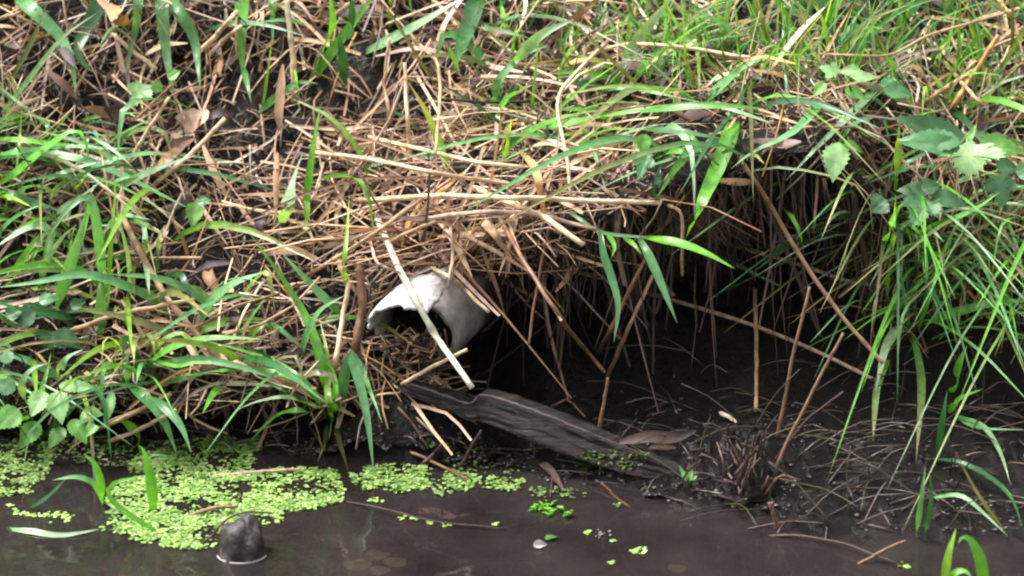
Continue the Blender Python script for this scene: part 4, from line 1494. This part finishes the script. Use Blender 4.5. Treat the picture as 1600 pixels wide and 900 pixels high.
# white scrap and bubble cluster
mbx = MB()
o0 = at(846, 857)
mbx.leaf(o0 + Vector((-.012, 0, .004)), Vector((1, .25, .15)), (Z3 + Vector((0, -.8, 0))).normalized(), ovate(.022, .015, depth_=.1), .01, (.42, .40, .40), (.34, .33, .32), fold=.5, wav=.12)
tag(mbx.build('white_scrap', M['straw'], None, o0), 'crumpled white scrap floating on the water near the bottom', 'scrap')
mbx = MB()
mbx.leaf(at(852, 846) + Z3 * .003, Vector((.8, .5, .2)), Z3, ovate(.024, .017), .01, (.06, .14, .03), (.08, .18, .04), wav=.05)
tag(mbx.build('green_leaf', M['leaf'], None, at(852, 846)), 'small dark green leaf floating just above the white scrap', 'leaf')
mbx = MB()
o0 = at(940, 838)
for _ in range(16):
    p = at(940 + random.gauss(0, 7), 836 + random.gauss(0, 5)) + Z3 * .002
    mbx.disc(p, random.uniform(.0012, .003), Vector((random.gauss(0, .3), random.gauss(-.3, .3), 1)).normalized(), jit((.16, .13, .12), .2), 8)
tag(mbx.build('foam_patch', M['straw'], None, o0), 'beige cluster of foam bubbles on the water right of the water weed', 'foam')

# sunken leaves seen through the water
GL = 'sunken leaves in the stream'
for (px, py, w_, an, lb) in ((590, 858, 40, .2, 'sunken ochre leaf topmost in the murky water below the floating twig'), (556, 872, 46, 2.6, 'sunken ochre leaf pointing left under the murky water'),
                             (620, 868, 38, .9, 'sunken brown leaf right of the ochre ones'), (592, 882, 34, 4.2, 'sunken pale leaf nearest the bottom edge'), (1060, 878, 30, .4, 'sunken dull leaf far right in open water')):
    p = at(px, py) - Z3 * .010
    d = Vector((math.cos(an), math.sin(an), 0))
    mbx = MB()
    mbx.leaf(p - d * w_ * .0005, d, Z3, ovate(w_ * .001, w_ * .0011), w_ * .0004, jit((.24, .19, .10)), jit((.2, .15, .08)), fold=.05, droop=.02, wav=.03)
    tag(mbx.build('sunken_leaf', M['leaf'], None, p), lb, 'leaf', GL)

# dark rotten root stump
o0 = at(1165, 760)
stump = empty('root_stump', o0, 'dark rotten root stump with broken stems standing in the mud under the undercut', 'stump')
mbx = MB()
ns, nz = 40, 24
dst = depth(1165, 760)
top = pix(1162, 685, dst + .02)
for i in range(nz + 1):
    t = i / nz
    c = o0.lerp(top, t) + Vector((.008 * math.sin(t * 5), 0, -.012 * (1 - t)))
    r_ = lerp(.050, .022, t) * (1 if i < nz else .2)
    for j in range(ns):
        a = 2 * math.pi * j / ns
        k = 1 + .6 * noise.fractal(Vector((math.cos(a) * 2.6, math.sin(a) * 2.6, t * 2.2)), .8, 2.2, 5)
        mbx.v.append(c + Vector((math.cos(a) * r_ * k, math.sin(a) * r_ * k * .7, .03 * t * noise.noise(Vector((math.cos(a) * 3, math.sin(a) * 3, 2))))))
for i in range(nz):
    for j in range(ns):
        a, b2 = i * ns + j, i * ns + (j + 1) % ns
        mbx.f.append((a, a + ns, b2 + ns, b2))
mbx.f.append(tuple(nz * ns + j for j in range(ns)))
mbx.build('stump_body', M['soil'], stump, o0)
for _ in range(34):
    bx, by = random.gauss(1163, 22), random.uniform(700, 775)
    ln = random.uniform(25, 75)
    an = random.gauss(0, .5)
    pts = [(bx, by), (bx + math.sin(an) * ln * .5 + random.gauss(0, 4), by - ln * .5), (bx + math.sin(an) * ln + random.gauss(0, 7), by - math.cos(an) * ln)]
    sb = MB()
    q = []
    for i, (px, py) in enumerate(pts):
        q.append(pix(px, py, min(dst - random.uniform(.0, .05), depth(px, py) - .003)))
    c = jit(random.choice(((.05, .03, .025), (.03, .02, .018), (.12, .07, .05), (.2, .13, .1))), .2)
    wd = random.uniform(.0008, .0028)
    sb.tube(q, wd, wd * .6, c, jit(c, .3), 8, 5, rough=.2)
    sb.build('broken_stem', M['root'], stump, o0)

# crumbs of wet mud and bits of debris along the margin
mud = MB()
cnt = 0
while cnt < 2200:
    x, ks = random.uniform(-1.1, 1.1), random.uniform(.3, 3.1)
    p, n_ = gpt(x, ks)
    if p.z < -.001 or (ks > 1.7 and random.random() < .75) or random.random() > max(.1, .55 + 1.6 * patch(p, 9, 5)):
        continue
    cnt += 1
    r_ = random.choice((.0012, .0016, .002, .003, .004)) * random.uniform(.7, 1.3)
    c = jit(random.choice(((.035, .026, .027), (.07, .055, .058), (.02, .015, .015), (.10, .085, .085))), .25)  # paler crumbs have the sparkle of wet mud painted into their colour
    b0 = len(mud.v)
    for i in range(3):
        for j in range(6):
            a = j * math.pi / 3 + i * .4
            rr = r_ * (.75, 1, .55)[i] * random.uniform(.7, 1.25)
            mud.v.append(p + Vector((math.cos(a) * rr, math.sin(a) * rr, r_ * (-.3, .15, .4)[i])))
            mud.c.append((*c, .5))
    for i in range(2):
        for j in range(6):
            a, b2 = b0 + i * 6 + j, b0 + i * 6 + (j + 1) % 6
            mud.f.append((a, b2, b2 + 6, a + 6))
    mud.f.append(tuple(b0 + 12 + j for j in range(6)))
for _ in range(1000):
    x, ks = random.uniform(-.9, 1.0), random.uniform(.5, 3.2)
    p, n_ = gpt(x, ks)
    if random.random() > .25 + 1.2 * patch(p, 8, 2) or (ks > 1.8 and random.random() < .6):
        continue
    if p.z < 0:
        continue
    c = jit(random.choice(((.09, .06, .046), (.045, .03, .026), (.16, .11, .085), (.03, .02, .018))), .3)
    d = Vector((random.uniform(-1, 1), random.uniform(-.6, .6), random.uniform(-.1, .25))).normalized()
    L = random.uniform(.015, .09)
    mud.tube([p + Z3 * .002, p + d * L * .5 + Z3 * .004, p + d * L], .0014, .0009, c, jit(c), 3, 4)
for _ in range(260):      # withered stems trodden flat on the mud shelf
    x, ks = random.uniform(.22, 1.1), random.uniform(.5, 3.4)
    p, n_ = gpt(x, ks)
    if p.z < 0:
        continue
    c = jit(random.choice(((.07, .045, .032), (.04, .026, .021), (.11, .075, .055), (.05, .055, .022))), .3)
    d = Vector((random.gauss(0, .7), random.uniform(-.6, .3), random.uniform(-.1, .5))).normalized()
    L = random.uniform(.04, .16)
    mud.tube([p, p + d * L * .5 + jitp(Z3 * .006, .006), p + d * L - Z3 * .01], .0015, .0008, c, jit(c), 5, 4)
M['crumb'] = blade_mat('wet_mud_crumbs', .3, .5, 0, (1, 1, 1), 80)
tag(mud.build('mud_debris', M['crumb']), 'wet crumbs of mud and plant debris along the water margin', 'mud', kind='stuff')

# yellow green moss under the arching blades above the rim
ms2 = MB()
for _ in range(420):
    px, py = random.gauss(768, 30), random.gauss(180, 26)
    p = at(px, py, .012) + jitp(Vector(), .004)
    d = Vector((random.uniform(-1, 1), random.uniform(-1, .2), random.uniform(.1, 1))).normalized()
    ms2.ribbon([p, p + d * .008, p + d * .016 - Z3 * .003], .0035, jit((.20, .21, .05), .25), jit((.28, .28, .08), .25), facing(p), n=3, prof='leaf')
tag(ms2.build('moss', M['leaf']), 'yellow green moss among the straw above the rim', 'moss', kind='stuff')
